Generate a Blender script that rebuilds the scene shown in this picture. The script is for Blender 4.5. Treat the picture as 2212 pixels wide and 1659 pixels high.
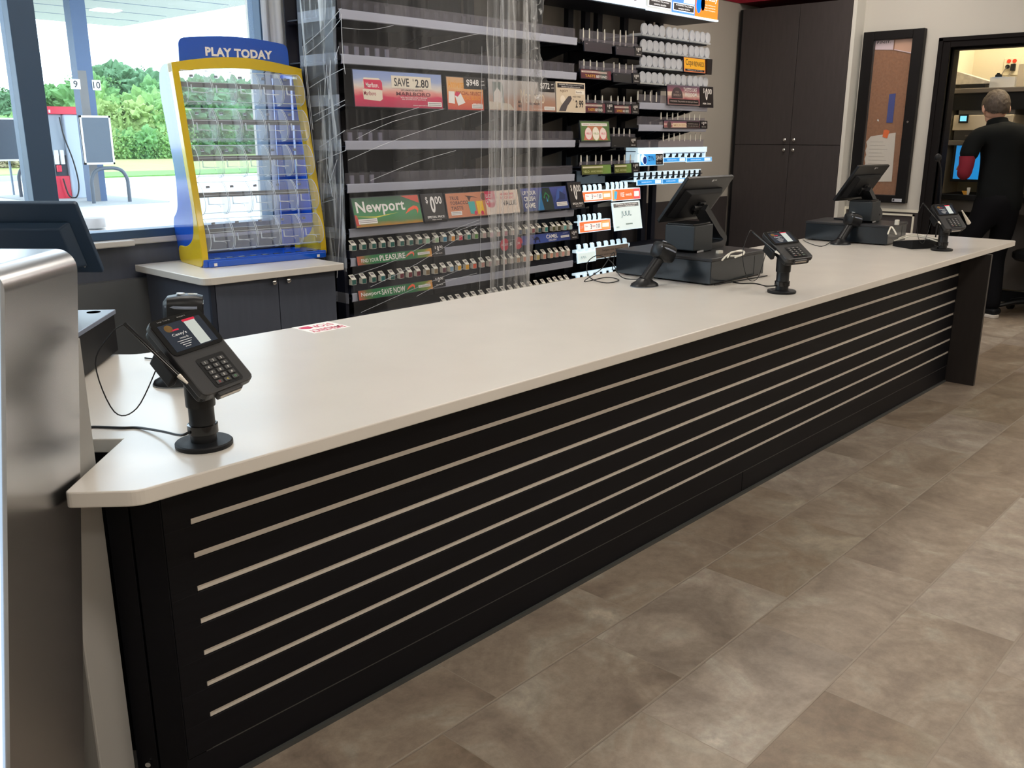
import bpy, bmesh, math, random
from mathutils import Matrix, Vector, noise
random.seed(7)
PI = math.pi
R = math.radians
scene = bpy.context.scene
for o in list(bpy.data.objects): bpy.data.objects.remove(o)

# ---------------------------------------------------------------- camera, sky, lights, exposure
CAM = Vector((0, 0, 1.4247)); YAW = R(47.0133792); PITCH = R(15.36041288); ROLL = R(0.07313231); FPX = 1950.504
FW = Vector((math.sin(YAW)*math.cos(PITCH), math.cos(YAW)*math.cos(PITCH), -math.sin(PITCH)))
_r = Vector((math.cos(YAW), -math.sin(YAW), 0)); _u = _r.cross(FW)
RT = _r*math.cos(ROLL)+_u*math.sin(ROLL); UP = _u*math.cos(ROLL)-_r*math.sin(ROLL)
cd = bpy.data.cameras.new('camera'); cam = bpy.data.objects.new('camera', cd); scene.collection.objects.link(cam)
cd.sensor_fit = 'HORIZONTAL'; cd.sensor_width = 36; cd.lens = FPX*36/2212; cd.clip_start = .05; cd.clip_end = 500
cam.matrix_world = Matrix(((RT.x, UP.x, -FW.x, CAM.x), (RT.y, UP.y, -FW.y, CAM.y), (RT.z, UP.z, -FW.z, CAM.z), (0, 0, 0, 1)))
scene.camera = cam
world = bpy.data.worlds.new('sky'); scene.world = world; world.use_nodes = True
wn = world.node_tree.nodes; bg = wn['Background']
bg.inputs[0].default_value = (.74, .88, 1.0, 1); bg.inputs[1].default_value = 5.0
sc = scene.view_settings
sc.view_transform = 'Standard'; sc.look = 'None'; sc.gamma = 1; sc.use_curve_mapping = False; sc.exposure = 0.0
scene.cycles.max_bounces = 10; scene.cycles.transparent_max_bounces = 40; scene.cycles.caustics_reflective = False
scene.cycles.caustics_refractive = False
LAMP_W = 12.0

def P(px, py, x=None, y=None, z=None):
    "the point of the place seen at a spot of the 2212 x 1659 photograph, on the plane x, y or z = const"
    d = FW+RT*((px-1106)/FPX)-UP*((py-829.5)/FPX)
    if x is not None: t = (x-CAM.x)/d.x
    elif y is not None: t = (y-CAM.y)/d.y
    else: t = (z-CAM.z)/d.z
    return CAM+d*t

# ---------------------------------------------------------------- materials
MATS = {}
def mat(name, col, rough=.5, metal=0, var=.0, vscale=20, bump=0, bscale=200, spec=.5, emit=None, es=0, stretch=(1, 1, 1), coat=0):
    if name in MATS: return MATS[name]
    m = bpy.data.materials.new(name); m.use_nodes = True; nt = m.node_tree; b = nt.nodes['Principled BSDF']
    b.inputs['Base Color'].default_value = (*col, 1); b.inputs['Roughness'].default_value = rough
    b.inputs['Metallic'].default_value = metal; b.inputs['Specular IOR Level'].default_value = spec
    if coat: b.inputs['Coat Weight'].default_value = coat; b.inputs['Coat Roughness'].default_value = .05
    if var or bump:
        tc = nt.nodes.new('ShaderNodeTexCoord'); mp = nt.nodes.new('ShaderNodeMapping'); mp.inputs['Scale'].default_value = stretch
        nt.links.new(tc.outputs['Object'], mp.inputs[0])
    if var:
        n = nt.nodes.new('ShaderNodeTexNoise'); n.inputs['Scale'].default_value = vscale; n.inputs['Detail'].default_value = 6
        nt.links.new(mp.outputs[0], n.inputs['Vector'])
        r = nt.nodes.new('ShaderNodeMix'); r.data_type = 'RGBA'
        r.inputs[6].default_value = (*[c*(1-var) for c in col], 1); r.inputs[7].default_value = (*[min(1, c*(1+var)) for c in col], 1)
        nt.links.new(n.outputs[0], r.inputs[0]); nt.links.new(r.outputs[2], b.inputs['Base Color'])
    if bump:
        n2 = nt.nodes.new('ShaderNodeTexNoise'); n2.inputs['Scale'].default_value = bscale
        nt.links.new(mp.outputs[0], n2.inputs['Vector'])
        bp = nt.nodes.new('ShaderNodeBump'); bp.inputs['Strength'].default_value = bump; bp.inputs['Distance'].default_value = .01
        nt.links.new(n2.outputs[0], bp.inputs['Height']); nt.links.new(bp.outputs[0], b.inputs['Normal'])
    if emit: b.inputs['Emission Color'].default_value = (*emit, 1); b.inputs['Emission Strength'].default_value = es
    MATS[name] = m; return m
def s2l(r, g, b): return tuple(((c/255)/12.92 if c/255 <= .04045 else ((c/255+.055)/1.055)**2.4) for c in (r, g, b))
def flat(r, g, b, rough=.45): return mat('print_%d_%d_%d' % (r, g, b), s2l(r, g, b), rough)
def clear(name, col=(1, 1, 1), amt=.12, rough=.05, fk=.25, streak=0, sscale=(30, 30, 1.5), lo=.45, hi=.62, diff=.0):
    "see-through plastic: mostly transparent, a glossy coat, optional milky body and stretched wrinkles"
    if name in MATS: return MATS[name]
    m = bpy.data.materials.new(name); m.use_nodes = True; nt = m.node_tree; N = nt.nodes; L = nt.links; N.clear()
    out = N.new('ShaderNodeOutputMaterial'); tr = N.new('ShaderNodeBsdfTransparent'); tr.inputs[0].default_value = (*col, 1)
    b = N.new('ShaderNodeBsdfPrincipled'); b.inputs['Base Color'].default_value = (*[min(1, c*.9) for c in col], 1)
    b.inputs['Roughness'].default_value = rough
    mx = N.new('ShaderNodeMixShader'); L.new(tr.outputs[0], mx.inputs[1]); L.new(b.outputs[0], mx.inputs[2]); L.new(mx.outputs[0], out.inputs[0])
    fr = N.new('ShaderNodeLayerWeight'); fr.inputs[0].default_value = .35
    ma = N.new('ShaderNodeMath'); ma.operation = 'MULTIPLY_ADD'; L.new(fr.outputs['Fresnel'], ma.inputs[0]); ma.inputs[1].default_value = fk; ma.inputs[2].default_value = amt
    last = ma.outputs[0]
    if streak:
        tc = N.new('ShaderNodeTexCoord'); mp = N.new('ShaderNodeMapping'); mp.inputs['Scale'].default_value = sscale
        n = N.new('ShaderNodeTexNoise'); n.inputs['Scale'].default_value = 1; n.inputs['Detail'].default_value = 5; n.inputs['Distortion'].default_value = .6
        L.new(tc.outputs['Object'], mp.inputs[0]); L.new(mp.outputs[0], n.inputs['Vector'])
        mr = N.new('ShaderNodeMapRange'); mr.inputs[1].default_value = lo; mr.inputs[2].default_value = hi; mr.inputs[4].default_value = streak
        L.new(n.outputs[0], mr.inputs[0])
        ad = N.new('ShaderNodeMath'); ad.operation = 'ADD'; ad.use_clamp = True; L.new(last, ad.inputs[0]); L.new(mr.outputs[0], ad.inputs[1]); last = ad.outputs[0]
        bp = N.new('ShaderNodeBump'); bp.inputs['Strength'].default_value = .5; bp.inputs['Distance'].default_value = .02
        L.new(n.outputs[0], bp.inputs['Height']); L.new(bp.outputs[0], b.inputs['Normal'])
    L.new(last, mx.inputs[0]); MATS[name] = m; return m

BLACKLAM = mat('black_wood_laminate', (.0045, .0045, .0062), .5, spec=.16, var=.35, vscale=6, stretch=(1, 12, 12), bump=.03, bscale=90)
CABLAM = mat('dark_brown_laminate', (.050, .042, .043), .5, var=.25, vscale=40, stretch=(1, 1, .15), bump=.04, bscale=120)
CABLAM2 = mat('charcoal_laminate', (.070, .080, .108), .5, var=.15, vscale=40, stretch=(1, 1, .15))  # dark cabinet laminate with bluish window daylight and haze mixed into its colour
SOLID = mat('cream_solid_surface', (.66, .62, .565), .24, var=.05, vscale=5)
STRIP = mat('satin_aluminium_strip', (.74, .69, .62), .42, .35, var=.06, vscale=60, stretch=(.2, 8, 8))
STEEL = mat('brushed_stainless', (.56, .565, .58), .27, 1, var=.04, vscale=40, stretch=(1, 1, 8))
GREYPL = mat('warm_grey_painted_metal', (.33, .32, .30), .5)
BLK = mat('black_plastic', (.0068, .0074, .009), .36, spec=.35, bump=.05, bscale=900)
BLK2 = mat('matte_black_plastic', (.0065, .0072, .009), .5, spec=.25, bump=.08, bscale=1200)
GLOSSB = mat('gloss_black', (.006, .006, .007), .08)
NAVYB = mat('black_rack_metal', (.007, .009, .020), .5)
PAINT = mat('warm_grey_wall_paint', (.47, .435, .385), .85, bump=.05, bscale=300)
PAINTW = mat('off_white_wall_paint', (.60, .575, .53), .8, bump=.05, bscale=300)
CREAM = mat('cream_office_paint', (.72, .66, .50), .85, bump=.05, bscale=300)
REDP = mat('dark_red_paint', (.30, .012, .03), .6)
FRAME = mat('slate_blue_window_metal', (.035, .075, .14), .4)  # dark frame metal, its blue is the bright window's haze put into the colour
FRAMEL = mat('slate_window_metal_side', (.15, .20, .27), .4)
WHITEP = mat('white_paper', (.80, .78, .74), .7)
RAILP = clear('clear_price_rail', (.80, .82, .92), .50, .22)
CLEARD = clear('clear_divider', (.80, .78, .82), .035, .1, fk=.12)
CLEARB = clear('clear_bin', (.98, .99, 1), .075, .05, fk=.30)
RIM = clear('clear_bin_rim', (.93, .97, 1), .42, .08)
FROST = clear('frosted_can_holder', (.9, .92, .97), .5, .3)
CHROME = mat('chrome', (.75, .75, .75), .12, 1)
WTAB = mat('ivory_tab', (.72, .69, .60), .5)
LITW = mat('lit_white_acrylic', (.80, .92, .98), .3, emit=(.62, .86, 1), es=.55)  # emission stands in for LED light falling on the acrylic from above
SKIN = mat('skin', (.62, .36, .27), .55)
SHIRT = mat('black_polo_knit', (.0045, .0055, .006), .9, spec=.15, var=.3, vscale=15, bump=.25, bscale=14)
PANTS = mat('black_trousers', (.0035, .0035, .005), .9, spec=.12, bump=.2, bscale=10)
HAIR = mat('brown_grey_hair', (.060, .044, .034), .7, var=.5, vscale=60, stretch=(1, 1, .25), bump=.5, bscale=120)
MAROON = mat('dark_red_sleeve', (.20, .006, .022), .8, bump=.2, bscale=40)

# ---------------------------------------------------------------- geometry helpers
COL = scene.collection
MW = {}
class MB:
    def __init__(s): s.bm = bmesh.new(); s.mi = 0
    def _f(s, vs):
        try: f = s.bm.faces.new(vs); f.material_index = s.mi; return f
        except ValueError: return None
    def box(s, x0, x1, y0, y1, z0, z1, M=None):
        v = [s.bm.verts.new(Vector((x, y, z)) if M is None else M @ Vector((x, y, z))) for x in (x0, x1) for y in (y0, y1) for z in (z0, z1)]
        for a in ((0, 1, 3, 2), (4, 6, 7, 5), (0, 4, 5, 1), (2, 3, 7, 6), (0, 2, 6, 4), (1, 5, 7, 3)): s._f([v[i] for i in a])
        return s
    def ring(s, c, r, ax, n, ex=None):
        ax = ax.normalized(); a = Vector((0, 0, 1)) if abs(ax.z) < .9 else Vector((1, 0, 0))
        e1 = ax.cross(a).normalized() if ex is None else ex; e2 = ax.cross(e1).normalized()
        return [s.bm.verts.new(c+e1*(r*math.cos(2*PI*i/n))+e2*(r*math.sin(2*PI*i/n))) for i in range(n)], e1
    def cyl(s, p0, p1, r, r2=None, n=20):
        p0 = Vector(p0); p1 = Vector(p1); a, e = s.ring(p0, r, p1-p0, n); b, e = s.ring(p1, r if r2 is None else r2, p1-p0, n, e)
        for i in range(n): s._f([a[i], a[(i+1) % n], b[(i+1) % n], b[i]])
        s._f(a[::-1]); s._f(b); return s
    def tube(s, pts, r, n=8, sub=6):
        pts = [Vector(p) for p in pts]
        if sub > 1 and len(pts) > 2:
            q = []
            for i in range(len(pts)-1):
                p0 = pts[max(i-1, 0)]; p1 = pts[i]; p2 = pts[i+1]; p3 = pts[min(i+2, len(pts)-1)]
                for k in range(sub):
                    t = k/sub; q.append(.5*((2*p1)+(p2-p0)*t+(2*p0-5*p1+4*p2-p3)*t*t+(3*p1-p0-3*p2+p3)*t**3))
            q.append(pts[-1]); pts = q
        prev = None; e = None
        for i, p in enumerate(pts):
            d = pts[min(i+1, len(pts)-1)]-pts[max(i-1, 0)]
            if d.length < 1e-9: continue
            d.normalize()
            if e is not None:
                e = (e-d*e.dot(d)).normalized()
            rg, e = s.ring(p, r(i/(len(pts)-1)) if callable(r) else r, d, n, e)
            if prev:
                for k in range(n): s._f([prev[k], prev[(k+1) % n], rg[(k+1) % n], rg[k]])
            else: s._f(rg[::-1])
            prev = rg
        s._f(prev); return s
    def prism(s, pts, axis, a, b, M=None):
        def v(p, t):
            q = {'x': (t, p[0], p[1]), 'y': (p[0], t, p[1]), 'z': (p[0], p[1], t)}[axis]
            return s.bm.verts.new(M @ Vector(q) if M else q)
        A = [v(p, a) for p in pts]; B = [v(p, b) for p in pts]; n = len(pts)
        for i in range(n): s._f([A[i], A[(i+1) % n], B[(i+1) % n], B[i]])
        s._f(A[::-1]); s._f(B); return s
    def lathe(s, prof, c=(0, 0, 0), n=28, M=None, sx=1, sy=1):
        c = Vector(c); prev = None
        for r, z in prof:
            rg = [s.bm.verts.new((M or Matrix()) @ (c+Vector((sx*r*math.cos(2*PI*i/n), sy*r*math.sin(2*PI*i/n), z)))) for i in range(n)]
            if prev:
                for k in range(n): s._f([prev[k], prev[(k+1) % n], rg[(k+1) % n], rg[k]])
            else: s._f(rg[::-1])
            prev = rg
        s._f(prev); return s
    def poly(s, pts): s._f([s.bm.verts.new(p) for p in pts]); return s
    def grid(s, fn, nu, nv):
        V = [[s.bm.verts.new(fn(i/nu, j/nv)) for j in range(nv+1)] for i in range(nu+1)]
        for i in range(nu):
            for j in range(nv): s._f([V[i][j], V[i+1][j], V[i+1][j+1], V[i][j+1]])
        return s
    def blob(s, c, r, sub=3, amp=.0, fr=1, M=None):
        g = bmesh.ops.create_icosphere(s.bm, subdivisions=sub, radius=1)
        rr = Vector(r) if not isinstance(r, (int, float)) else Vector((r, r, r))
        for v in g['verts']:
            k = 1+(noise.noise(v.co*fr+Vector(c))*amp if amp else 0)
            v.co = Vector((v.co.x*rr.x*k, v.co.y*rr.y*k, v.co.z*rr.z*k))
            if M: v.co = M @ v.co
            v.co += Vector(c)
        for f in {f for v in g['verts'] for f in v.link_faces}: f.material_index = s.mi
        return s
    def text(s, txt, u, v, h, w=None, M=None, bold=.0, z=.0012, cx=True):
        "lettering h high (and w wide) centred on u, v of the plane M"
        bold = bold*.62; key = (txt, bold)
        if key not in TXT:
            c = bpy.data.curves.new('t', 'FONT'); c.body = txt; c.size = 1; c.resolution_u = 3; c.offset = bold; c.align_x = 'LEFT'; c.space_character = 1+bold*1.6
            ob = bpy.data.objects.new('t', c); COL.objects.link(ob); dg = bpy.context.evaluated_depsgraph_get()
            me = bpy.data.meshes.new_from_object(ob.evaluated_get(dg)); bpy.data.objects.remove(ob)
            TXT[key] = me
        me = TXT[key]; xs = [q.co.x for q in me.vertices]; ys = [q.co.y for q in me.vertices]
        if not xs: return s
        x0, x1, y0, y1 = min(xs), max(xs), min(ys), max(ys); k = h/(y1-y0); kx = k if w is None else w/(x1-x0)
        n0 = len(s.bm.verts); f0 = len(s.bm.faces); s.bm.from_mesh(me); s.bm.verts.ensure_lookup_table(); s.bm.faces.ensure_lookup_table()
        for q in s.bm.verts[n0:]:
            q.co = Vector((u+(q.co.x-(x0+x1)/2)*kx, v+(q.co.y-(y0+y1)/2)*k, z))
            if M: q.co = M @ q.co
        for f in s.bm.faces[f0:]: f.material_index = s.mi
        return s
    def build(s, name, mats, parent=None, smooth=False, bev=0, world=False, seg=2, sub=0):
        if world and parent is not None: bmesh.ops.transform(s.bm, matrix=MW[parent].inverted(), verts=s.bm.verts)
        bmesh.ops.recalc_face_normals(s.bm, faces=s.bm.faces)
        me = bpy.data.meshes.new(name); s.bm.to_mesh(me); s.bm.free()
        for m in (mats if isinstance(mats, (list, tuple)) else [mats]): me.materials.append(m)
        if smooth:
            for p in me.polygons: p.use_smooth = True
        o = bpy.data.objects.new(name, me); COL.objects.link(o)
        if parent is not None: o.parent = parent; MW[o] = MW[parent].copy()
        else: MW[o] = Matrix()
        if bev:
            b = o.modifiers.new('b', 'BEVEL'); b.width = bev; b.segments = seg; b.limit_method = 'ANGLE'; b.angle_limit = R(40)
        if sub:
            b = o.modifiers.new('s', 'SUBSURF'); b.levels = sub; b.render_levels = sub
        if smooth:
            try: me.set_sharp_from_angle(angle=R(40))
            except Exception: pass
        return o
TXT = {}
def thing(name, label, cat, loc=(0, 0, 0), rz=0, group=None, M=None):
    o = bpy.data.objects.new(name, None); COL.objects.link(o); o.empty_display_size = .05
    o.matrix_world = M if M is not None else Matrix.Translation(loc) @ Matrix.Rotation(rz, 4, 'Z')
    MW[o] = o.matrix_world.copy(); o['label'] = label; o['category'] = cat
    if group: o['group'] = group
    return o
def tag(o, label, cat, group=None, kind=None):
    if label: o['label'] = label
    if cat: o['category'] = cat
    if group: o['group'] = group
    if kind: o['kind'] = kind
    return o
def struct(name, mb, m, label=None, **k):
    o = mb.build(name, m, **k); o['kind'] = 'structure'
    if label: o['label'] = label
    return o
def dup(root, M, label=None, group=None):
    c = root.copy(); COL.objects.link(c); c.matrix_world = M; MW[c] = M.copy()
    if label: c['label'] = label
    if group: c['group'] = group
    for ch in list(root.children):
        d = ch.copy(); COL.objects.link(d); d.parent = c
        for g in list(ch.children):
            e = g.copy(); COL.objects.link(e); e.parent = d
    return c
def rpoly(pts, rad, n=5):
    out = []
    for i, p in enumerate(pts):
        r = rad[i] if isinstance(rad, (list, tuple)) else rad
        p = Vector(p[:2]); a = Vector(pts[i-1][:2])-p; b = Vector(pts[(i+1) % len(pts)][:2])-p
        if r <= 0: out.append(tuple(p)); continue
        d = min(r, a.length*.45, b.length*.45); pa = p+a.normalized()*d; pb = p+b.normalized()*d
        for k in range(n+1):
            t = k/n; out.append(tuple(pa*(1-t)**2+p*2*t*(1-t)+pb*t*t))
    return out
def rrect(x0, x1, y0, y1, r, n=4): return rpoly([(x0, y0), (x1, y0), (x1, y1), (x0, y1)], r, n)
ORD = ['first', 'second', 'third', 'fourth', 'fifth', 'sixth', 'seventh', 'eighth', 'ninth', 'tenth', 'eleventh', 'twelfth', 'thirteenth', 'fourteenth', 'fifteenth', 'sixteenth', 'seventeenth', 'eighteenth', 'nineteenth', 'twentieth', 'twenty-first', 'twenty-second', 'twenty-third', 'twenty-fourth', 'twenty-fifth', 'twenty-sixth', 'twenty-seventh', 'twenty-eighth']
DD = Vector((.7314, .682, 0)); MM = Vector((-.682, .7314, 0))
CT = .808                                   # height of the counter tops
YW = 4.42; XW = 7.85                        # back wall, right wall

# ---------------------------------------------------------------- floor
def floor_mat():
    m = bpy.data.materials.new('slate_look_floor_tile'); m.use_nodes = True; nt = m.node_tree; N = nt.nodes; L = nt.links; b = N['Principled BSDF']
    g = N.new('ShaderNodeTexCoord'); sp = N.new('ShaderNodeSeparateXYZ'); L.new(g.outputs['Object'], sp.inputs[0])
    def ma(op, a, b_=None, c=None):
        n = N.new('ShaderNodeMath'); n.operation = op
        for i, q in enumerate((a, b_, c)):
            if q is None: continue
            if isinstance(q, (int, float)): n.inputs[i].default_value = q
            else: L.new(q, n.inputs[i])
        return n.outputs[0]
    v = ma('DIVIDE', ma('SUBTRACT', 1.437, sp.outputs[1]), .305)
    row = ma('FLOOR', v); fv = ma('SUBTRACT', v, row)
    u = ma('DIVIDE', ma('ADD', ma('SUBTRACT', sp.outputs[0], 1.90), ma('MULTIPLY', row, .2)), .61)
    cu = ma('FLOOR', u); fu = ma('SUBTRACT', u, cu)
    dv = ma('MULTIPLY', ma('MINIMUM', fv, ma('SUBTRACT', 1, fv)), .305)
    du = ma('MULTIPLY', ma('MINIMUM', fu, ma('SUBTRACT', 1, fu)), .61)
    ed = ma('MINIMUM', dv, ma('MULTIPLY', du, 2.2))
    gm = N.new('ShaderNodeMapRange'); gm.inputs[1].default_value = .0022; gm.inputs[2].default_value = .0040; L.new(ed, gm.inputs[0])
    wn_ = N.new('ShaderNodeTexWhiteNoise'); wn_.noise_dimensions = '2D'; cb = N.new('ShaderNodeCombineXYZ'); L.new(row, cb.inputs[0]); L.new(cu, cb.inputs[1]); L.new(cb.outputs[0], wn_.inputs['Vector'])
    off = N.new('ShaderNodeVectorMath'); off.operation = 'MULTIPLY_ADD'; L.new(wn_.outputs['Color'], off.inputs[0]); off.inputs[1].default_value = (37, 19, 7); L.new(g.outputs['Object'], off.inputs[2])
    n1 = N.new('ShaderNodeTexNoise'); n1.inputs['Scale'].default_value = 3.2; n1.inputs['Detail'].default_value = 10; n1.inputs['Roughness'].default_value = .62; n1.inputs['Distortion'].default_value = 1.1; L.new(off.outputs[0], n1.inputs['Vector'])
    n2 = N.new('ShaderNodeTexNoise'); n2.inputs['Scale'].default_value = 26; n2.inputs['Detail'].default_value = 8; n2.inputs['Roughness'].default_value = .75; L.new(off.outputs[0], n2.inputs['Vector'])
    cr = N.new('ShaderNodeValToRGB'); L.new(n1.outputs[0], cr.inputs[0]); e = cr.color_ramp.elements
    e[0].position = .28; e[0].color = (.150, .112, .082, 1); e[1].position = .75; e[1].color = (.42, .355, .28, 1)
    for p, c in ((.42, (.200, .155, .118)), (.53, (.245, .193, .147)), (.63, (.285, .247, .198))):
        q = e.new(p); q.color = (*c, 1)
    mx = N.new('ShaderNodeMix'); mx.data_type = 'RGBA'; mx.blend_type = 'MULTIPLY'; mx.inputs[0].default_value = .55
    c2 = N.new('ShaderNodeValToRGB'); L.new(n2.outputs[0], c2.inputs[0]); c2.color_ramp.elements[0].position = .3; c2.color_ramp.elements[0].color = (.55, .55, .55, 1); c2.color_ramp.elements[1].position = .65; c2.color_ramp.elements[1].color = (1.25, 1.25, 1.25, 1)
    L.new(cr.outputs[0], mx.inputs[6]); L.new(c2.outputs[0], mx.inputs[7])
    hs = N.new('ShaderNodeHueSaturation'); L.new(mx.outputs[2], hs.inputs['Color']); L.new(ma('MULTIPLY_ADD', wn_.outputs['Value'], .34, .98), hs.inputs['Value'])
    L.new(ma('MULTIPLY_ADD', wn_.outputs['Value'], -.35, 1.1), hs.inputs['Saturation'])
    mg = N.new('ShaderNodeMix'); mg.data_type = 'RGBA'; L.new(gm.outputs[0], mg.inputs[0]); mg.inputs[6].default_value = (.27, .225, .18, 1); L.new(hs.outputs[0], mg.inputs[7])
    L.new(mg.outputs[2], b.inputs['Base Color'])
    ro = N.new('ShaderNodeMapRange'); L.new(n2.outputs[0], ro.inputs[0]); ro.inputs[3].default_value = .36; ro.inputs[4].default_value = .55; L.new(ro.outputs[0], b.inputs['Roughness'])
    bp = N.new('ShaderNodeBump'); bp.inputs['Strength'].default_value = .35; bp.inputs['Distance'].default_value = .004
    hh = ma('ADD', ma('MULTIPLY', n2.outputs[0], .5), gm.outputs[0]); L.new(hh, bp.inputs['Height']); L.new(bp.outputs[0], b.inputs['Normal'])
    return m
FLOORM = floor_mat()
struct('floor', MB().box(-3, 9.6, -3.6, 4.6, -.12, 0), FLOORM)
struct('ceiling', MB().box(-3, 9.6, -3.6, 4.7, 3.05, 3.15), mat('white_ceiling_tile', (.75, .74, .70), .9))
struct('wall_front', MB().box(-3, 9.6, -3.7, -3.6, 0, 3.05), PAINTW)
struct('wall_left', MB().box(-3.1, -3, -3.6, 4.6, 0, 3.05), PAINTW)
# back wall with the big window from x=-2.6 to 2.80, sill .93 to head 2.75
w = MB(); w.mi = 0
w.box(2.875, 8.6, YW, YW+.25, 0, 3.05); w.box(-3, -2.7, YW, YW+.25, 0, 3.05); w.box(-3, 2.875, YW, YW+.25, 2.8, 3.05)
struct('wall_back', w, [PAINT])
w = MB(); w.box(-2.7, 2.875, YW+.02, YW+.25, 0, .925); struct('wall_back', w, [CABLAM2])
struct('trim_1', MB().box(P(561, 60, y=YW+.8).x, 3.9, YW+.251, YW+.8, 0, 3.4), mat('brown_brick', (.30, .22, .18), .9, var=.4, vscale=14, stretch=(1, 1, 4)))
struct('trim_2', MB().box(7.2, 8.35, YW-.012, YW+.0, 2.565, 3.05), REDP)
struct('trim_2', MB().box(2.876, 3.06, YW-.006, YW+.0, .94, 3.05), mat('white_reveal_paint', (.80, .82, .82), .7))  # strip of white wall, made paler for the daylight beside the window
# lower wainscot behind the racks and under the window
struct('trim_3', MB().box(2.9, 7.68, YW-.015, YW, .1, .885), CABLAM)
struct('trim_4', MB().box(-2.7, 2.87, YW-.03, YW+.02, .1, .74), mat('grey_wall_panel', (.095, .10, .105), .5, var=.2, vscale=3))
struct('trim_5', MB().box(-2.7, 1.985, YW-.06, YW+.12, .905, .935).box(1.985, 2.86, YW-.004, YW+.12, .905, .935), mat('pale_sill_laminate', (.55, .53, .50), .35), bev=.006)
# window frame
wf = MB()
for x0, x1 in ((-2.7, -2.62), (-.62, -.51), (1.565, 1.675), (2.80, 2.875)): wf.box(x0, x1, YW-.005, YW+.11, .935, 2.8)
wf.box(-2.7, 2.875, YW, YW+.11, .935, .975); wf.box(-2.7, 2.875, YW, YW+.11, 2.72, 2.8)
wr = struct('window_1', wf, FRAME, 'dark slate framed shop window looking out on the fuel pumps', bev=.003)
gl = clear('window_glass', (.97, .99, 1), .015, .0)
gg = MB()
for x0, x1 in ((-2.62, -.62), (-.51, 1.565), (1.675, 2.80)): gg.box(x0, x1, YW+.055, YW+.061, .975, 2.72)
gg.build('glass_pane', gl, wr)
# right wall with the office doorway, y 1.70 .. 2.615
DY0, DY1, DH = 1.70, 2.615, 2.098
w = MB(); w.box(XW, XW+.14, DY1+.0, 3.36, 0, 3.05); w.box(XW, XW+.14, DY0, DY1, DH, 3.05); w.box(XW, XW+.14, -3.6, DY0, 0, 3.05)
struct('wall_right', w, PAINTW)
struct('trim_6', MB().box(7.685, XW+.3, 3.33, 3.362, 0, 2.62), mat('white_corner_trim_paint', (.70, .685, .64), .7))
struct('trim_7', MB().box(7.70, 8.35, 3.34, YW, 2.565, 3.05), REDP)
struct('wall_right', MB().box(8.1, 8.35, 3.36, YW, 0, 2.565), PAINT)
d = MB()
for (a, b) in ((0, .02), (.02, .05)):
    o = .0 if a == 0 else .012
d.box(XW-.022, XW+.16, DY1, DY1+.085, 0, DH+.068); d.box(XW-.022, XW+.16, DY0-.085, DY0, 0, DH+.068); d.box(XW-.022, XW+.16, DY0, DY1, DH, DH+.068)
d.box(XW-.032, XW-.02, DY1+.055, DY1+.09, 0, DH+.072); d.box(XW-.032, XW-.02, DY0-.09, DY1+.09, DH+.045, DH+.075)
d.box(XW+.04, XW+.16, DY1-.016, DY1+.001, 0, DH); d.box(XW+.04, XW+.16, DY0, DY1, DH-.016, DH)
struct('door_1', d, mat('black_door_frame_paint', (.008, .0065, .007), .75, spec=.15), 'black painted door frame of the back office', bev=.003)
# baseboards and low wainscot of the right wall
w = MB(); w.box(XW-.02, XW, DY1+.09, 3.33, 0, .835)
struct('trim_8', w, CABLAM)
w = MB(); w.box(XW-.026, XW-.018, 2.70, 3.33, .815, .838); w.box(XW-.03, XW-.02, 2.735, 2.75, .62, .80); w.box(XW-.03, XW-.02, 2.735, 3.2, .785, .80)
w.box(XW-.03, XW-.018, 3.318, 3.332, .6, .83)
struct('trim_9', w, mat('white_panel_edge', (.75, .72, .62), .5))
# back office
struct('wall_office', MB().box(XW+.14, 9.0, 2.75, 2.85, 0, 3.05), CREAM)
struct('wall_office', MB().box(8.86, 8.96, .5, 2.75, 0, 3.05), CREAM)
struct('wall_office', MB().box(XW+.14, 9.0, .4, .5, 0, 3.05), CREAM)
struct('baseboard_office', MB().box(8.84, 8.86, .5, 2.75, 0, .1), BLK2)

# ---------------------------------------------------------------- ceiling lamps (above the frame)
LW = mat('lamp_diffuser', (1, 1, 1), .5, emit=(1, .92, .82), es=LAMP_W)
LF = mat('lamp_frame_white', (.8, .8, .8), .5)
def troffer(x, y, lab, big=True):
    t = thing('ceiling_light', lab, 'ceiling light', (x, y, 3.05), 0, 'square ceiling lights')
    a = MB(); a.box(-.62, .62, -.32, .32, -.015, 0); a.build('lamp_frame', LF, t)
    MB().box(-.58, .58, -.28, .28, -.02, -.012).build('diffuser', LW, t)
k = 0
for x in (-1.2, 1.6, 4.2, 6.6):
    for y in (-2.4, .2, 2.9):
        if x < 0 and y > 2: continue
        troffer(x, y, 'rectangular white ceiling lamp, one of those over the shop floor'); k += 1
t = thing('ceiling_light', 'square white ceiling lamp over the back office', 'ceiling light', (8.32, 1.9, 3.05))
MB().box(-.3, .3, -.3, .3, -.015, 0).build('lamp_frame', LF, t)
MB().box(-.27, .27, -.27, .27, -.02, -.012).build('diffuser', mat('office_lamp_diffuser', (1, 1, 1), .5, emit=(1, .86, .64), es=34), t)

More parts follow.
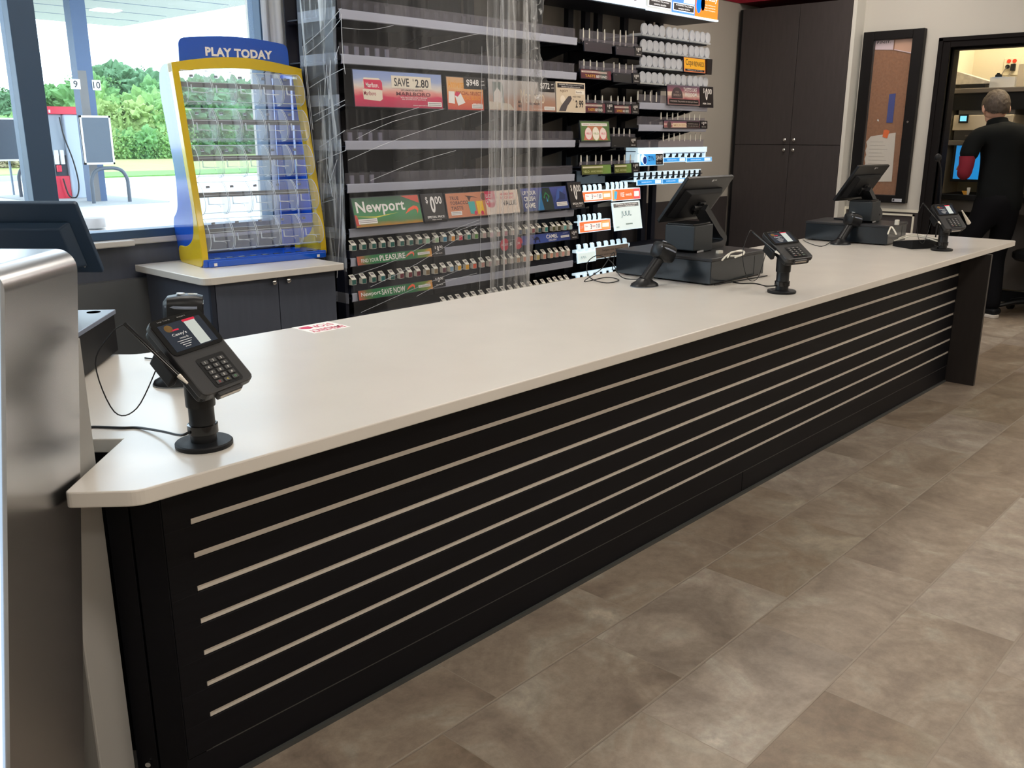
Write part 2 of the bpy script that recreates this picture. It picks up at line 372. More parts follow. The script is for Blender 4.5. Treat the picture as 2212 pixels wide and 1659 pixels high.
# ---------------------------------------------------------------- checkout counter
A_ = Vector((.650, 1.526)); B_ = Vector((.555, 1.614)); C_ = Vector((.76, 1.83)); E_ = Vector((1.135, 2.55))
m2 = MM.xy
slab = [tuple(A_), tuple(B_), tuple(C_), tuple(C_+m2*1.15), tuple(E_+m2*1.15), tuple(E_), (6.205, 2.55), (6.203, 1.541)]
top = MB().prism(rpoly(slab, [.02, .012, 0, 0, 0, .03, .02, .03]), 'z', CT-.031, CT).build('countertop', SOLID, bev=.003)
tag(top, 'long cream solid-surface worktop running the whole length of the checkout counter', 'countertop')
c = thing('checkout_counter', 'long black checkout counter with seven aluminium strips along its front', 'counter', (3.2, 1.9, 0))
F1 = (.754, 1.675); F2 = (.678, 1.756); C2 = (.800, 1.868)
body = [(.765, 1.69), (.69, 1.768), C2, (C2[0]+m2.x*1.0, C2[1]+m2.y*1.0), (E_.x-.09+m2.x*.9, E_.y-.05+m2.y*.9), (1.08, 2.44), (5.625, 2.44), (5.625, 1.69)]
MB().prism(body, 'z', 0.0, CT-.032).build('carcass', BLACKLAM, c, world=True)
f = MB()
zt = [.653-.0773*i for i in range(7)]
edges = [CT-.032]+[q for z in zt for q in (z, z-.0125)]+[.1]
for i in range(0, len(edges), 2):           # boards between the strips
    f.box(.756, 5.628, 1.675, 1.692, edges[i+1]+.0012, edges[i]-.0012)
f.box(.756, .815, 1.6752, 1.69, .1, CT-.032)
f.build('front_panel', BLACKLAM, c, world=True, bev=.0012)
for z in zt:
    MB().box(.818, 5.628, 1.679, 1.691, z-.0125, z).build('accent_strip', STRIP, c, world=True)
MB().box(.756, 3.186, 1.677, 1.695, .0, .098).box(3.189, 5.628, 1.677, 1.695, .0, .098).build('kick_board', BLACKLAM, c, world=True, bev=.001)
MB().box(.80, 5.628, 1.6765, 1.68, .0975, .1015).build('seam_line', mat('grey_sealant', (.05, .052, .05), .5), c, world=True)
MB().box(.745, 5.62, 1.668, 1.678, .0, .012).build('floor_seal', mat('grey_sealant', (.05, .052, .05), .5), c, world=True)
for (p, q) in ((F1, (.712, 1.720)), ((.709, 1.723), F2)):
    v = Vector(p); u_ = Vector(q); n_ = -DD.xy*.004; k_ = DD.xy*.012
    MB().prism([tuple(v+n_*0), tuple(u_+n_*0), tuple(u_+k_), tuple(v+k_)], 'z', 0, CT-.032).build('corner_panel', BLACKLAM, c, world=True, bev=.0015)
MB().cyl((.694, 1.736, .095), (.690, 1.732, .095), .006).build('bolt_head', CHROME, c, world=True)
MB().box(5.631, 5.656, 1.516, 2.47, 0, CT-.032).build('end_panel', mat('dark_brown_end_laminate', (.018, .0145, .0135), .45, var=.35, vscale=8, stretch=(8, 8, 1)), c, world=True, bev=.0015)
MB().box(6.14, 6.165, 2.2, 2.5, 0, CT-.032).build('end_panel', BLACKLAM, c, world=True)

# red emergency sticker lying on the worktop
SM = Matrix.Translation((1.655, 2.417, CT)) @ Matrix.Rotation(0, 4, 'Z')
s = thing('emergency_sticker', 'white sticker with red EMERGENCY STOP lettering and arrow flat on worktop', 'sticker', M=SM)
b = MB(); b.box(0, .146, 0, .129, .0001, .0006); b.build('backing', WHITEP, s)
b = MB(); red = flat(205, 40, 85); Mr = Matrix.Translation((.073, .0645, 0)) @ Matrix.Rotation(PI, 4, 'Z')
b.text('EMERGENCY', 0, .034, .040, .130, Mr, .03, .0009); b.text('STOP', -.022, -.024, .038, .075, Mr, .03, .0009)
for q in ([(.022, -.03), (.022, -.008), (.062, -.008), (.062, -.03)], [(.012, -.008), (.042, .012), (.072, -.008)]):
    b.poly([Mr @ Vector((x, y-.014, .0009)) for x, y in q])
b.build('lettering', red, s)

# ---------------------------------------------------------------- steel unit at the left end
Q0 = Vector((.555, 1.614, 0))+MM*.012
FM = Matrix(((DD.x, MM.x, 0, Q0.x), (DD.y, MM.y, 0, Q0.y), (0, 0, 1, 0), (0, 0, 0, 1)))      # local: x depth, y leftwards, z up
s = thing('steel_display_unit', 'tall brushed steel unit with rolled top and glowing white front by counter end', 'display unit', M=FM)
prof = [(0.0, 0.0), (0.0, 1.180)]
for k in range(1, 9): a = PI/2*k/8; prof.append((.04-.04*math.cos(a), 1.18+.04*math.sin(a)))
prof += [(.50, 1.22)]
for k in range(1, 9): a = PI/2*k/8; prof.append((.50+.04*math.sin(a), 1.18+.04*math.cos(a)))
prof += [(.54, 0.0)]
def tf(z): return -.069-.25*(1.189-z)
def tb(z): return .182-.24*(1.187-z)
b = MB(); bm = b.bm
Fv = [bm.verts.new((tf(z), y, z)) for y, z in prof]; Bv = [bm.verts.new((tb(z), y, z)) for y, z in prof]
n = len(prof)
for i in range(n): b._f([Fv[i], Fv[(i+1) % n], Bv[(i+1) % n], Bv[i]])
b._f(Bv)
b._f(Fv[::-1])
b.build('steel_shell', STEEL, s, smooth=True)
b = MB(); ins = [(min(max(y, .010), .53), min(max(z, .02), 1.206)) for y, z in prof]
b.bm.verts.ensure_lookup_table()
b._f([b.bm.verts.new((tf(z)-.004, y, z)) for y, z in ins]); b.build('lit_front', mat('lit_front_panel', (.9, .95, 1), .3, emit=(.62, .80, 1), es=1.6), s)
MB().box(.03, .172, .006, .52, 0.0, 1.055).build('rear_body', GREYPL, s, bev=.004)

# ---------------------------------------------------------------- payment terminals
KEYL = '1 2 3 4 5 6 7 8 9 * 0 # X < O'.split()
def payment_terminal(bx, by, C, yaw, tilt, roll, lab, cordpts, curl):
    t = thing('payment_terminal', lab, 'card terminal', (bx, by, CT), 0, 'card terminals on poles along the counter')
    MB().lathe([(.0, 0), (.056, 0), (.0575, .002), (.0575, .0085), (.055, .011), (0, .011)], n=40).build('base_disc', BLK2, t, smooth=True)
    top = Vector(C)-Vector((bx, by, CT))
    a = MB(); h = .150
    a.lathe([(.026, .010), (.026, .052), (.0255, .053), (.0255, .085), (.029, .086), (.0295, .090), (.0295, h), (.026, h+.004)], n=32)
    a.build('pole', BLK, t, smooth=True)
    MB().lathe([(.0262, .028), (.0305, .029), (.0305, .047), (.0262, .048)], n=32).build('cable_clip', GLOSSB, t, smooth=True)
    M = Matrix.Rotation(yaw, 4, 'Z') @ Matrix.Rotation(tilt, 4, 'X') @ Matrix.Rotation(roll, 4, 'Y'); M.translation = top
    # swivel head between pole and terminal
    MB().cyl((0, 0, h-.03), top-M.to_3x3() @ Vector((0, 0, .03)), .024, .03).build('swivel_neck', BLK, t, smooth=True)
    W2, H2 = .0635, .0975
    a = MB(); a.prism(rrect(-W2+.004, W2-.004, -H2+.006, H2-.002, .014), 'z', -.040, -.020, M)
    cr = a.build('cradle', BLK, t, bev=.003)
    a = MB(); a.prism(rrect(-W2, W2, -H2, H2, .016), 'z', -.022, -.004, M)
    a.prism(rrect(-.030, .030, -H2-.008, -H2+.02, .004), 'z', -.026, -.008, M)
    bd = a.build('terminal_body', mat('charcoal_terminal_plastic', (.028, .028, .030), .38), t, bev=.0035)
    a = MB(); a.prism(rrect(-.026, .026, -H2-.0095, -H2-.001, .002), 'z', -.018, -.0125, M); a.build('card_slot_lip', mat('pale_metal_lip', (.55, .5, .45), .3, .6), bd)
    a = MB(); a.prism(rrect(-W2+.002, W2-.002, .004, H2-.002, .013), 'z', -.0045, -.0020, M); sc_ = a.build('screen_glass', GLOSSB, t)
    a = MB(); u0, u1, v0, v1 = -.050, .050, .012, .080
    def q(x0, x1, y0, y1, z): a.poly([M @ Vector(p) for p in ((x0, y0, z), (x1, y0, z), (x1, y1, z), (x0, y1, z))])
    a.mi = 0; q(u0, u1, v0, v1, -.0016); a.mi = 1; q(.008, .034, .014, .074, -.0012); a.mi = 2; q(.006, .036, .074, .0795, -.0010); q(-.030, -.012, .060, .0635, -.0012)
    a.mi = 3; a.text("Casey's", -.018, .050, .0085, .034, M, .02, -.0010); a.text('rewards', -.014, .0405, .005, .02, M, 0, -.0010)
    for k in range(4): q(-.034+.003*k, .0-.004*k, .033-.005*k, .0343-.005*k, -.0011)
    a.mi = 4; a.lathe([(0, 0), (.009, 0)], (-.032, .068, -.0012), 14, M)
    a.mi = 5; a.text('tap here', -.030, .0885, .0045, .03, M, 0, -.0012); a.text('insert', .012, .0885, .004, .02, M, 0, -.0012)
    a.build('screen_picture', [mat('screen_dark', (.012, .016, .024), .1, emit=(.03, .04, .06), es=.4), mat('screen_pale', (.45, .5, .5), .2, emit=(.45, .52, .50), es=.35), mat('screen_red', (.5, .02, .05), .2, emit=(.6, .02, .06), es=.3), mat('screen_text', (.6, .6, .6), .2, emit=(.6, .6, .6), es=.25), mat('screen_gold', (.35, .22, .08), .2), mat('grey_print', (.25, .25, .25), .4)], sc_)
    a = MB(); a.prism(rrect(-.028, .040, -.090, -.016, .006), 'z', -.0042, -.0030, M); kp = a.build('keypad', BLK, t)
    kc = [WHITEP]*12+[mat('key_red', (.5, .05, .05), .4), mat('key_yellow', (.55, .45, .05), .4), mat('key_green', (.1, .4, .15), .4)]
    for i, L_ in enumerate(KEYL):
        x = -.014+.0195*(i % 3); y = -.030-.0125*(i//3)
        a = MB(); a.mi = 0; a.prism(rrect(x-.0072, x+.0072, y-.0043, y+.0043, .0015, 2), 'z', -.0030, -.0008, M); a.mi = 1; a.text(L_, x, y, .0048, None, M, .02, -.0004)
        a.build('key', [mat('key_grey', (.05, .05, .052), .4), kc[i]], kp)
    a = MB(); a.box(-W2-.020, -W2-.004, -.03, .035, -.05, -.012, M); a.box(-W2-.01, -W2+.02, -.01, .02, -.05, -.036, M); a.build('pen_holder', BLK, t, bev=.003)
    a = MB(); a.cyl(M @ Vector((-W2-.036, .112, -.008)), M @ Vector((-W2-.014, -.035, -.006)), .0040); st = a.build('stylus', GLOSSB, t, smooth=True)
    a = MB(); a.cyl(M @ Vector((-W2-.014, -.035, -.006)), M @ Vector((-W2-.011, -.058, -.004)), .0048, .0022); a.build('stylus_tip', mat('ivory_plastic', (.75, .7, .62), .35), st, smooth=True)
    e = M @ Vector((-W2-.036, .112, -.008)); g = M @ Vector((-W2-.012, .02, -.045))
    MB().tube([e]+[e.lerp(g, k/(len(curl)+1))+Vector(q) for k, q in enumerate(curl, 1)]+[g], .0014, 6).build('stylus_cord', BLK, t, smooth=True)
    MB().tube([Vector(p)-Vector((bx, by, CT)) for p in cordpts], .0028, 8).build('power_cable', BLK, t, smooth=True)
    return t
z = CT+.004
def on(px, py, h=.003): return P(px, py, z=CT+h)
payment_terminal(.858, 1.668, (.865, 1.655, 1.012), R(14.1), R(41.9), R(-7), 'nearest card terminal, at the left end of the counter beside the steel unit',
    [(.838, 1.668, CT+.04), on(392, 940, .03), on(350, 932, .012), on(300, 924), on(262, 924), on(205, 922), on(170, 924)], [(-.03, .02, .0), (-.07, .04, -.04), (-.06, .03, -.12), (-.03, .02, -.10)])
payment_terminal(3.431, 1.691, (3.436, 1.682, 1.008), R(-25.7), R(25+3), R(-3.6), 'card terminal in the middle of the counter, in front of the nearer till drawer',
    [(3.431, 1.691, CT+.036), on(1676, 617, .03), on(1655, 618), on(1630, 612), on(1600, 612), on(1580, 608)], [(-.05, 0, .02), (-.10, .01, -.05), (-.09, .0, -.13), (-.03, 0, -.12)])
payment_terminal(5.364, 1.705, (5.370, 1.690, 1.003), R(-35.8), R(38.7), R(-4.9), 'farthest card terminal, at the right end of the counter beside the paging microphone',
    [(5.364, 1.705, CT+.036), on(2024, 532, .03), on(2012, 525), on(2000, 515), on(1990, 512)], [(-.05, 0, .02), (-.11, .01, -.03), (-.12, .0, -.12), (-.05, 0, -.14)])
a = MB(); p0 = P(2078, 455, y=1.66); p1 = P(2093, 482, y=1.64); a.cyl(p0, p1, .003, .011, n=16)
tag(a.build('pen', mat('ivory_plastic', (.75, .7, .62), .35), smooth=True), 'ivory pen wedged along the right edge of the farthest card terminal', 'pen')

# ---------------------------------------------------------------- tills
def monitor_head(M, t, logo=True, shell=None):
    W2, H2 = .1825, .1245
    a = MB(); a.prism(rrect(-W2, W2, -H2, H2, .008), 'z', -.012, .004, M); sc_ = a.build('screen_housing', shell or BLK, t, bev=.003)
    a = MB(); a.prism(rrect(-W2+.008, W2-.008, -H2+.01, H2-.008, .004), 'z', -.0135, -.0118, M); a.build('touch_glass', GLOSSB, sc_)
    a = MB(); b_ = [(-.12, -.085), (.12, -.085), (.12, .055), (-.12, .055)]
    lo = [a.bm.verts.new(M @ Vector((x*1.22, y*1.15, .004))) for x, y in b_]; hi = [a.bm.verts.new(M @ Vector((x, y, .030))) for x, y in b_]
    for i in range(4): a._f([lo[i], lo[(i+1) % 4], hi[(i+1) % 4], hi[i]])
    a._f(hi); a._f(lo[::-1]); bk = a.build('rear_cover', shell or BLK2, t, bev=.004)
    a = MB(); a.box(.135, .138, -.10, -.02, .004, .010, M); a.build('side_seam', mat('grey_seam', (.2, .2, .2), .4), bk)
    if logo:
        a = MB(); a.lathe([(0, 0), (.0075, 0)], (.022, .108, .0046), 14, M); a.text('go', .042, .108, .0095, .018, M, .03, .0046); a.build('maker_mark', mat('silver_print', (.85, .85, .85), .5), bk)
def till_monitor(C, yaw, tilt, foot, lab):
    t = thing('till_monitor', lab, 'till monitor', foot, yaw*0)
    M = Matrix.Rotation(yaw, 4, 'Z') @ Matrix.Rotation(tilt, 4, 'X'); M.translation = Vector(C)-Vector(foot)
    monitor_head(M, t)
    Y = Matrix.Rotation(yaw, 4, 'Z')
    # bent arm: from the hinge behind the screen forward and down, then back under to the foot plate
    hinge = M @ Vector((0.01, -.02, .034))
    a = MB(); a.cyl(M @ Vector((-.045, -.02, .034)), M @ Vector((.05, -.02, .034)), .012); a.box(-.02, .03, -.06, .01, .026, .04, M)
    a.build('hinge', BLK, t, smooth=False, bev=.002)
    h = hinge.copy()
    side = Y @ Vector((1, 0, 0)); back = Y @ Vector((0, 1, 0))
    pts = [h, h+side*.06+Vector((0, 0, -.055)), h+side*.125+Vector((0, 0, -.115)), h+side*.165-Vector((0, 0, h.z-.040)), h+side*.145-Vector((0, 0, h.z-.014)), h+side*.05-Vector((0, 0, h.z-.008))]
    a = MB(); prev = None
    n_ = 22; P_ = []
    for i in range(len(pts)-1):
        p0, p1, p2, p3 = pts[max(i-1, 0)], pts[i], pts[i+1], pts[min(i+2, len(pts)-1)]
        for k in range(5):
            tt = k/5; P_.append(.5*((2*p1)+(p2-p0)*tt+(2*p0-5*p1+4*p2-p3)*tt*tt+(3*p1-p0-3*p2+p3)*tt**3))
    P_.append(pts[-1])
    for i, p in enumerate(P_):
        d_ = (P_[min(i+1, len(P_)-1)]-P_[max(i-1, 0)]).normalized(); nn = d_.cross(back).normalized()*.015; bb = back*.036
        rg = [a.bm.verts.new(p+nn+bb), a.bm.verts.new(p+nn-bb), a.bm.verts.new(p-nn-bb), a.bm.verts.new(p-nn+bb)]
        if prev:
            for k in range(4): a._f([prev[k], prev[(k+1) % 4], rg[(k+1) % 4], rg[k]])
        else: a._f(rg[::-1])
        prev = rg
    a._f(prev); a.build('arm', mat('dark_grey_arm', (.028, .029, .032), .3), t, bev=.002)
    MB().prism(rrect(-.02, .17, -.07, .10, .012), 'z', 0, .010, Y).build('foot_plate', BLK, t, bev=.002)
    return t
def box_thing(name, lab, cat, x, y, yaw, w, d, h, zb, parts):
    t = thing(name, lab, cat, (x, y, zb), yaw); parts(t, w, d, h); return t
def drawer_parts(t, w, d, h):
    MB().box(0, w, 0, d, .006, h-.012).build('case', mat('till_drawer_enamel', (.013, .018, .024), .16), t, bev=.003)
    MB().box(-.003, w+.003, -.004, d+.003, h-.013, h).build('lid', mat('till_drawer_lid', (.022, .022, .025), .35, spec=.35), t, bev=.002)
    a = MB(); 
    for x in (.03, w-.05):
        for y in (.03, d-.05): a.box(x, x+.02, y, y+.02, 0, .006)
    a.build('rubber_foot', BLK2, t)
    a = MB(); a.box(w-.09, w-.088, -.001, .001, .012, h-.02); a.build('seam', BLK, t)
    a = MB(); a.box(w-.001, w+.0012, .08, .10, .0, .03); a.box(w-.001, w+.002, .2, .26, .0, .014); a.box(w-.001, w+.0015, .04, .045, .01, h-.02); a.box(w-.001, w+.0015, .4, .415, h-.045, h-.015); a.build('vent_slot', GLOSSB, t)
def printer_parts(t, w, d, h):
    # faceted cube printer with chamfered lower front edge
    pr = [(0, .014), (w*.42, .014), (w*.52, .0), (w, .0), (w, h-.004), (0, h-.004)]
    MB().prism([(0, 0.010), (.05, .010), (.068, .0), (w, 0), (w, h-.006), (0, h-.006)], 'y', 0, d).build('case', mat('receipt_printer_blue_grey', (.018, .023, .028), .42), t, bev=.004)
    MB().box(.004, w-.004, .01, d-.006, h-.008, h+.002).build('lid', BLK, t, bev=.004)
    MB().box(.03, .085, -.0015, .0005, .001, .009).build('label_strip', mat('grey_label', (.35, .35, .36), .5), t)
d1 = box_thing('cash_drawer', 'wide blue-grey cash drawer under the till nearest the camera on the long counter', 'cash drawer', 3.374, 1.991, R(-.7), .455, .504, .116, CT, drawer_parts)
d2 = box_thing('cash_drawer', 'blue-grey cash drawer of the far till, with the far monitor and printer on it', 'cash drawer', 5.372, 2.015, R(3.3), .34, .495, .116, CT, drawer_parts)
ZP = CT+.1165
box_thing('receipt_printer', 'cube receipt printer on the cash drawer of the middle till', 'receipt printer', 3.470, 2.14, R(2), .165, .15, .125, ZP, printer_parts)
box_thing('receipt_printer', 'cube receipt printer on the far cash drawer, below the far monitor', 'receipt printer', 5.455, 2.155, R(4), .15, .14, .130, ZP, printer_parts)
till_monitor((3.641, 2.245, 1.149), R(-2.8), R(127.1), (3.66, 2.31, ZP), 'large tilted black touch monitor of the middle till, seen from behind')
till_monitor((5.522, 2.26, 1.154), R(-6.1), R(124), (5.56, 2.33, ZP), 'small-looking tilted black touch monitor of the far till')
box_thing('power_box', 'small black box on the worktop right of the far cash drawer', 'box', 5.62, 2.10, R(3), .09, .12, .055, CT, lambda t, w, d, h: MB().box(0, w, 0, d, 0, h).build('case', BLK, t, bev=.004))
# left till, on the return of the counter behind the steel unit
d0M = Matrix.Translation((1.105, 2.615, CT)) @ Matrix.Rotation(R(50), 4, 'Z')   # local x back towards the window, y to the left
t = thing('cash_drawer', 'black cash drawer on the return counter left of the nearest card terminal', 'cash drawer', M=d0M)
MB().box(-.50, 0, 0, .43, .006, .115).build('case', BLK2, t, bev=.003)
MB().box(-.504, .004, -.004, .434, .115, .128).build('lid', mat('till_lid_pale', (.20, .23, .30), .22), t, bev=.002)
for hx, hr in ((-.035, .019), (-.27, .016)): MB().lathe([(0, .1285), (hr, .1285)], (hx, .045, 0), 20).build('cable_hole', GLOSSB, t)
t = thing('receipt_printer', 'black receipt printer mostly hidden behind the steel unit', 'receipt printer', M=d0M @ Matrix.Translation((-.30, .10, .1285)))
MB().box(0, .16, 0, .18, 0, .085).build('case', BLK, t, bev=.01); MB().box(.02, .14, .02, .16, .0855, .10).build('lid', BLK2, t, bev=.004)
M0 = Matrix.Rotation(R(-45), 4, 'Z') @ Matrix.Rotation(R(118), 4, 'X')
def left_monitor():
    C = Vector((.971, 2.832, 1.135)); ft = Vector((.97, 2.93, CT+.1285))
    t = thing('till_monitor', 'large near black touch monitor rising behind the steel unit at the left edge', 'till monitor', ft)
    M = Matrix.Rotation(R(-46), 4, 'Z') @ Matrix.Rotation(R(121.2), 4, 'X'); M.translation = C-ft
    monitor_head(M, t, False, mat('slate_blue_plastic', (.018, .040, .075), .5))  # black shell tinted blue for the haze over the left side
    a = MB(); a.cyl(M @ Vector((0, -.03, .03)), (0, 0, .02), .022); a.build('arm', BLK, t, smooth=True)
    MB().prism(rrect(-.09, .09, -.09, .09, .012), 'z', 0, .010).build('foot_plate', BLK, t)
left_monitor()

def scanner(x, y, rz, lean, lab, cord, neck=.115, head_tilt=.38):
    t = thing('barcode_scanner', lab, 'barcode scanner', (x, y, CT), rz, 'barcode scanners in upright cradles')
    MB().lathe([(0, 0), (.060, 0), (.062, .004), (.058, .012), (.040, .022), (.027, .034), (0, .036)], n=32, sx=1.05, sy=.85).build('stand_base', BLK, t, smooth=True)
    MB().lathe([(0, .0), (.0625, .0), (.0625, .003), (0, .003)], n=32, sx=1.06, sy=.87).build('base_rim', mat('bright_rim', (.25, .27, .30), .15), t, smooth=True)
    top = Vector((lean, 0, neck)); a = MB(); a.tube([(0, 0, .022), (lean*.25, 0, neck*.4), top], lambda k: .026-.004*k, 14); a.build('handle', BLK, t, smooth=True)
    H = Matrix.Translation(top+Vector((.012, 0, .026))) @ Matrix.Rotation(head_tilt, 4, 'Y')
    a = MB(); secs = [(-.046, .018, .020), (-.036, .034, .034), (.0, .040, .041), (.030, .040, .041), (.049, .036, .036)]
    prev = None
    for (sx, w, h) in secs:
        rg = [a.bm.verts.new(H @ Vector((sx, w*math.copysign(abs(math.cos(q))**.6, math.cos(q)), h*math.copysign(abs(math.sin(q))**.6, math.sin(q))))) for q in [2*PI*k/20 for k in range(20)]]
        if prev:
            for k in range(20): a._f([prev[k], prev[(k+1) % 20], rg[(k+1) % 20], rg[k]])
        else: a._f(rg[::-1])
        prev = rg
    a._f(prev); hd = a.build('scanner_head', BLK, t, smooth=True)
    a = MB(); a.prism([(H @ Vector((.0475, 0, 0))).to_tuple()[1:3]]*0 or rrect(-.029, .029, -.030, .022, .008), 'x', .048, .0505, H); a.build('scan_window', GLOSSB, hd)
    a = MB(); a.lathe([(0, .0395), (.011, .0405), (.010, .043), (0, .044)], (-.004, 0, 0), 16, H); a.box(.014, .036, -.008, .008, .0395, .0412, H); a.build('indicator_lens', mat('pale_lens', (.55, .6, .65), .1), hd, smooth=True)
    a = MB(); a.tube([H @ Vector((x_, y_, z_)) for x_, y_, z_ in ((-.040, .026, .012), (.0, .0398, .012), (.036, .0395, .012))], .0040, 6); a.tube([H @ Vector((x_, -y_, z_)) for x_, y_, z_ in ((-.040, .026, .012), (.0, .0398, .012), (.036, .0395, .012))], .0040, 6); a.build('grey_band', mat('blue_grey_band', (.20, .23, .30), .25), hd, smooth=True)
    I = MW[t].inverted()
    MB().tube([Vector((lean*.2, 0, .03))]+[I @ Vector(p) for p in cord], .0022, 7).build('scanner_cable', BLK, t, smooth=True)
    return t
def at(x, y, h=.003): return Vector((x, y, CT+h))
scanner(3.182, 2.195, R(-12), .085, 'barcode scanner leaning in its stand beside the middle till drawer',
    [P(1345, 600, z=CT+.02), P(1320, 565, z=CT+.08), P(1290, 552, z=CT+.09), P(1268, 570, z=CT+.06), P(1275, 600, z=CT+.01), P(1310, 611, z=CT+.004), P(1337, 605, z=CT+.004), P(1310, 599, z=CT+.004), P(1262, 608, z=CT+.004), P(1300, 580, z=CT+.05), P(1326, 545, z=CT+.10), (3.36, 2.50, CT+.02)])
scanner(5.254, 2.243, R(-14), .075, 'barcode scanner leaning in its stand beside the far till drawer',
    [P(1800, 520, z=CT+.01), P(1775, 532, z=CT+.004), P(1745, 524, z=CT+.004), P(1735, 518, z=CT+.004)], head_tilt=.22)
scanner(1.060, 2.160, R(-30), .012, 'barcode scanner standing upright behind the nearest card terminal',
    [at(1.10, 2.25), at(1.16, 2.36), at(1.12, 2.48)], neck=.165, head_tilt=.06)

# paging microphone
t = thing('paging_microphone', 'black gooseneck paging microphone on a wedge base behind the farthest card terminal', 'microphone', (5.43, 1.86, CT), R(-30))
MB().prism([(-.075, 0), (.085, 0), (.085, .028), (-.02, .045), (-.075, .052)], 'x', -.105, .085).build('base', BLK2, t, bev=.004)
a = MB(); a.tube([(0, .02, .04), (.0, .02, .16), (.0, .012, .27), (-.012, .0, .34), (-.03, -.01, .375)], .0042, 10)
p0 = MW[t].inverted() @ P(2027, 345, y=1.86); p1 = MW[t].inverted() @ P(2030, 440, y=1.86)
a.bm.free(); a = MB(); a.tube([(p1.x, p1.y, .035), p1, p1.lerp(p0, .45)+Vector((.012, 0, 0)), p1.lerp(p0, .75)+Vector((.016, 0, 0)), p0], .0045, 10); a.build('gooseneck', BLK, t, smooth=True)
a = MB(); a.blob(p0+Vector((-.004, 0, .012)), (.019, .019, .022), 3); a.build('foam_head', BLK2, t, smooth=True)
for i, (dx, lab) in enumerate(((0, 'upper'), (.02, 'lower'))):
    a = MB(); a.tube([P(1918, 527-2*i, z=CT+.006), P(1945, 513+3*i, z=CT+.03), P(1975, 507+3*i, z=CT+.05), P(2010, 513+4*i, z=CT+.052), P(2030, 519+4*i, z=CT+.045)], .0035, 8)
    tag(a.build('white_cable', mat('white_cable_jacket', (.72, .70, .62), .4), smooth=True), 'white cable arching over the microphone base, the %s of the two' % lab, 'cable')
a = MB()
for q in ([(1560, 562), (1575, 548), (1600, 541), (1608, 546), (1595, 552), (1578, 553)], [(1572, 556), (1580, 545), (1603, 543), (1606, 549), (1588, 556)]): a.tube([P(x, y, z=ZP+.012) for x, y in q], .0035, 7)
a.box(0, .03, 0, .016, 0, .012, Matrix.Translation(P(1552, 548, z=ZP)) @ Matrix.Rotation(R(-10), 4, 'Z'))
tag(a.build('cable_loop', mat('white_cable_jacket', (.72, .70, .62), .4), smooth=True), 'white cable loop and plug lying on the middle cash drawer', 'cable')
t = thing('cable_plug', 'white plug standing behind the far receipt printer', 'cable', P(1937, 486, z=ZP))
MB().box(-.012, .012, -.01, .01, 0, .03).build('plug', mat('white_cable_jacket', (.72, .70, .62), .4), t, bev=.002)
MB().tube([P(x, y, z=ZP+.02) for x, y in ((1918, 505), (1925, 490), (1932, 498), (1936, 506))], .004, 7).build('cord', mat('white_cable_jacket', (.72, .70, .62), .4), t, smooth=True, world=True)
a = MB()
a.tube([at(3.40, 1.985), at(3.5, 1.975), at(3.62, 1.965), at(3.72, 1.955), at(3.80, 1.95)], .0028)
tag(a.build('power_cable', BLK, smooth=True), 'thin black cable running along the front of the middle cash drawer', 'cable')

# ---------------------------------------------------------------- lottery cabinet and ticket dispenser
LC = [(1.992, 4.41), (1.992, 3.735), (2.742, 3.702), (2.742, 4.41)]
t = MB().prism(rpoly(LC, [.0, .05, .02, 0], 6), 'z', CT-.033, CT).build('cabinet_top', SOLID, bev=.003)
tag(t, 'small cream solid-surface top of the low cabinet under the ticket dispenser', 'countertop')
t = thing('base_cabinet', 'low charcoal two-door cabinet under the blue and yellow ticket dispenser', 'cabinet', (2.37, 4.0, 0))
MB().box(2.035, 2.715, 3.775, 4.385, .09, CT-.034).box(2.05, 2.70, 3.83, 4.38, 0, .09).build('carcass', CABLAM2, t, world=True)
MB().box(2.030, 2.052, 3.757, 3.775, .09, CT-.034).build('edge_panel', mat('navy_edge', (.015, .02, .035), .5), t, world=True)
for i, (x0, x1, kx) in enumerate(((2.056, 2.383, 2.353), (2.387, 2.716, 2.432))):
    dr = MB().box(x0, x1, 3.757, 3.775, .095, CT-.037).build('door', CABLAM2, t, world=True, bev=.001)
    a = MB(); a.lathe([(0, 0), (.0045, 0), (.0045, .012), (.0115, .015), (.012, .022), (.008, .026), (0, .027)], (0, 0, 0), 20, Matrix.Translation((kx, 3.757, .752)) @ Matrix.Rotation(PI/2, 4, 'X'))
    a.build('knob', CHROME, dr, smooth=True, world=True)

LM = Matrix.Translation((2.168, 4.050, CT)) @ Matrix.Rotation(R(-7.6), 4, 'Z')
BLUE = mat('glossy_royal_blue', (.010, .085, .50), .12, coat=.3); YEL = mat('glossy_yellow', (.62, .43, .012), .15, coat=.3)
t = thing('ticket_dispenser', 'blue and yellow counter-top dispenser with clear lottery ticket bins', 'ticket dispenser', M=LM)
WD = .655
def fy(z): return .012+.163*(z/.945)        # depth of the leaning front at height z
side = rpoly([(.09, .03), (.34, .03), (.36, .115), (.385, .15), (.375, .215), (.30, .26), (.285, .42), (.36, .70), (.395, .82), (.38, .92), (.31, .95), (.215, .945), (.10, .25)], [.02, .03, .03, .03, .04, .08, .1, .1, .08, .07, .03, .0, .05])
for x0, nm in ((.004, 'side_panel'), (WD-.022, 'side_panel')):
    MB().prism(side, 'x', x0, x0+.018).build(nm, BLUE, t, bev=.003)
foot = rpoly([(.0, .0), (.31, .0), (.315, .085), (.20, .082), (.095, .13), (.075, .24), (fy(.945)+.052, .945), (fy(.945), .950), (.012, .15)], [.05, .035, .045, .06, .07, .10, .005, .005, .05])
MB().prism(foot, 'x', -.006, .026).build('side_frame', YEL, t, bev=.003)
MB().prism(foot, 'x', WD-.026, WD+.006).build('side_frame', YEL, t, bev=.003)
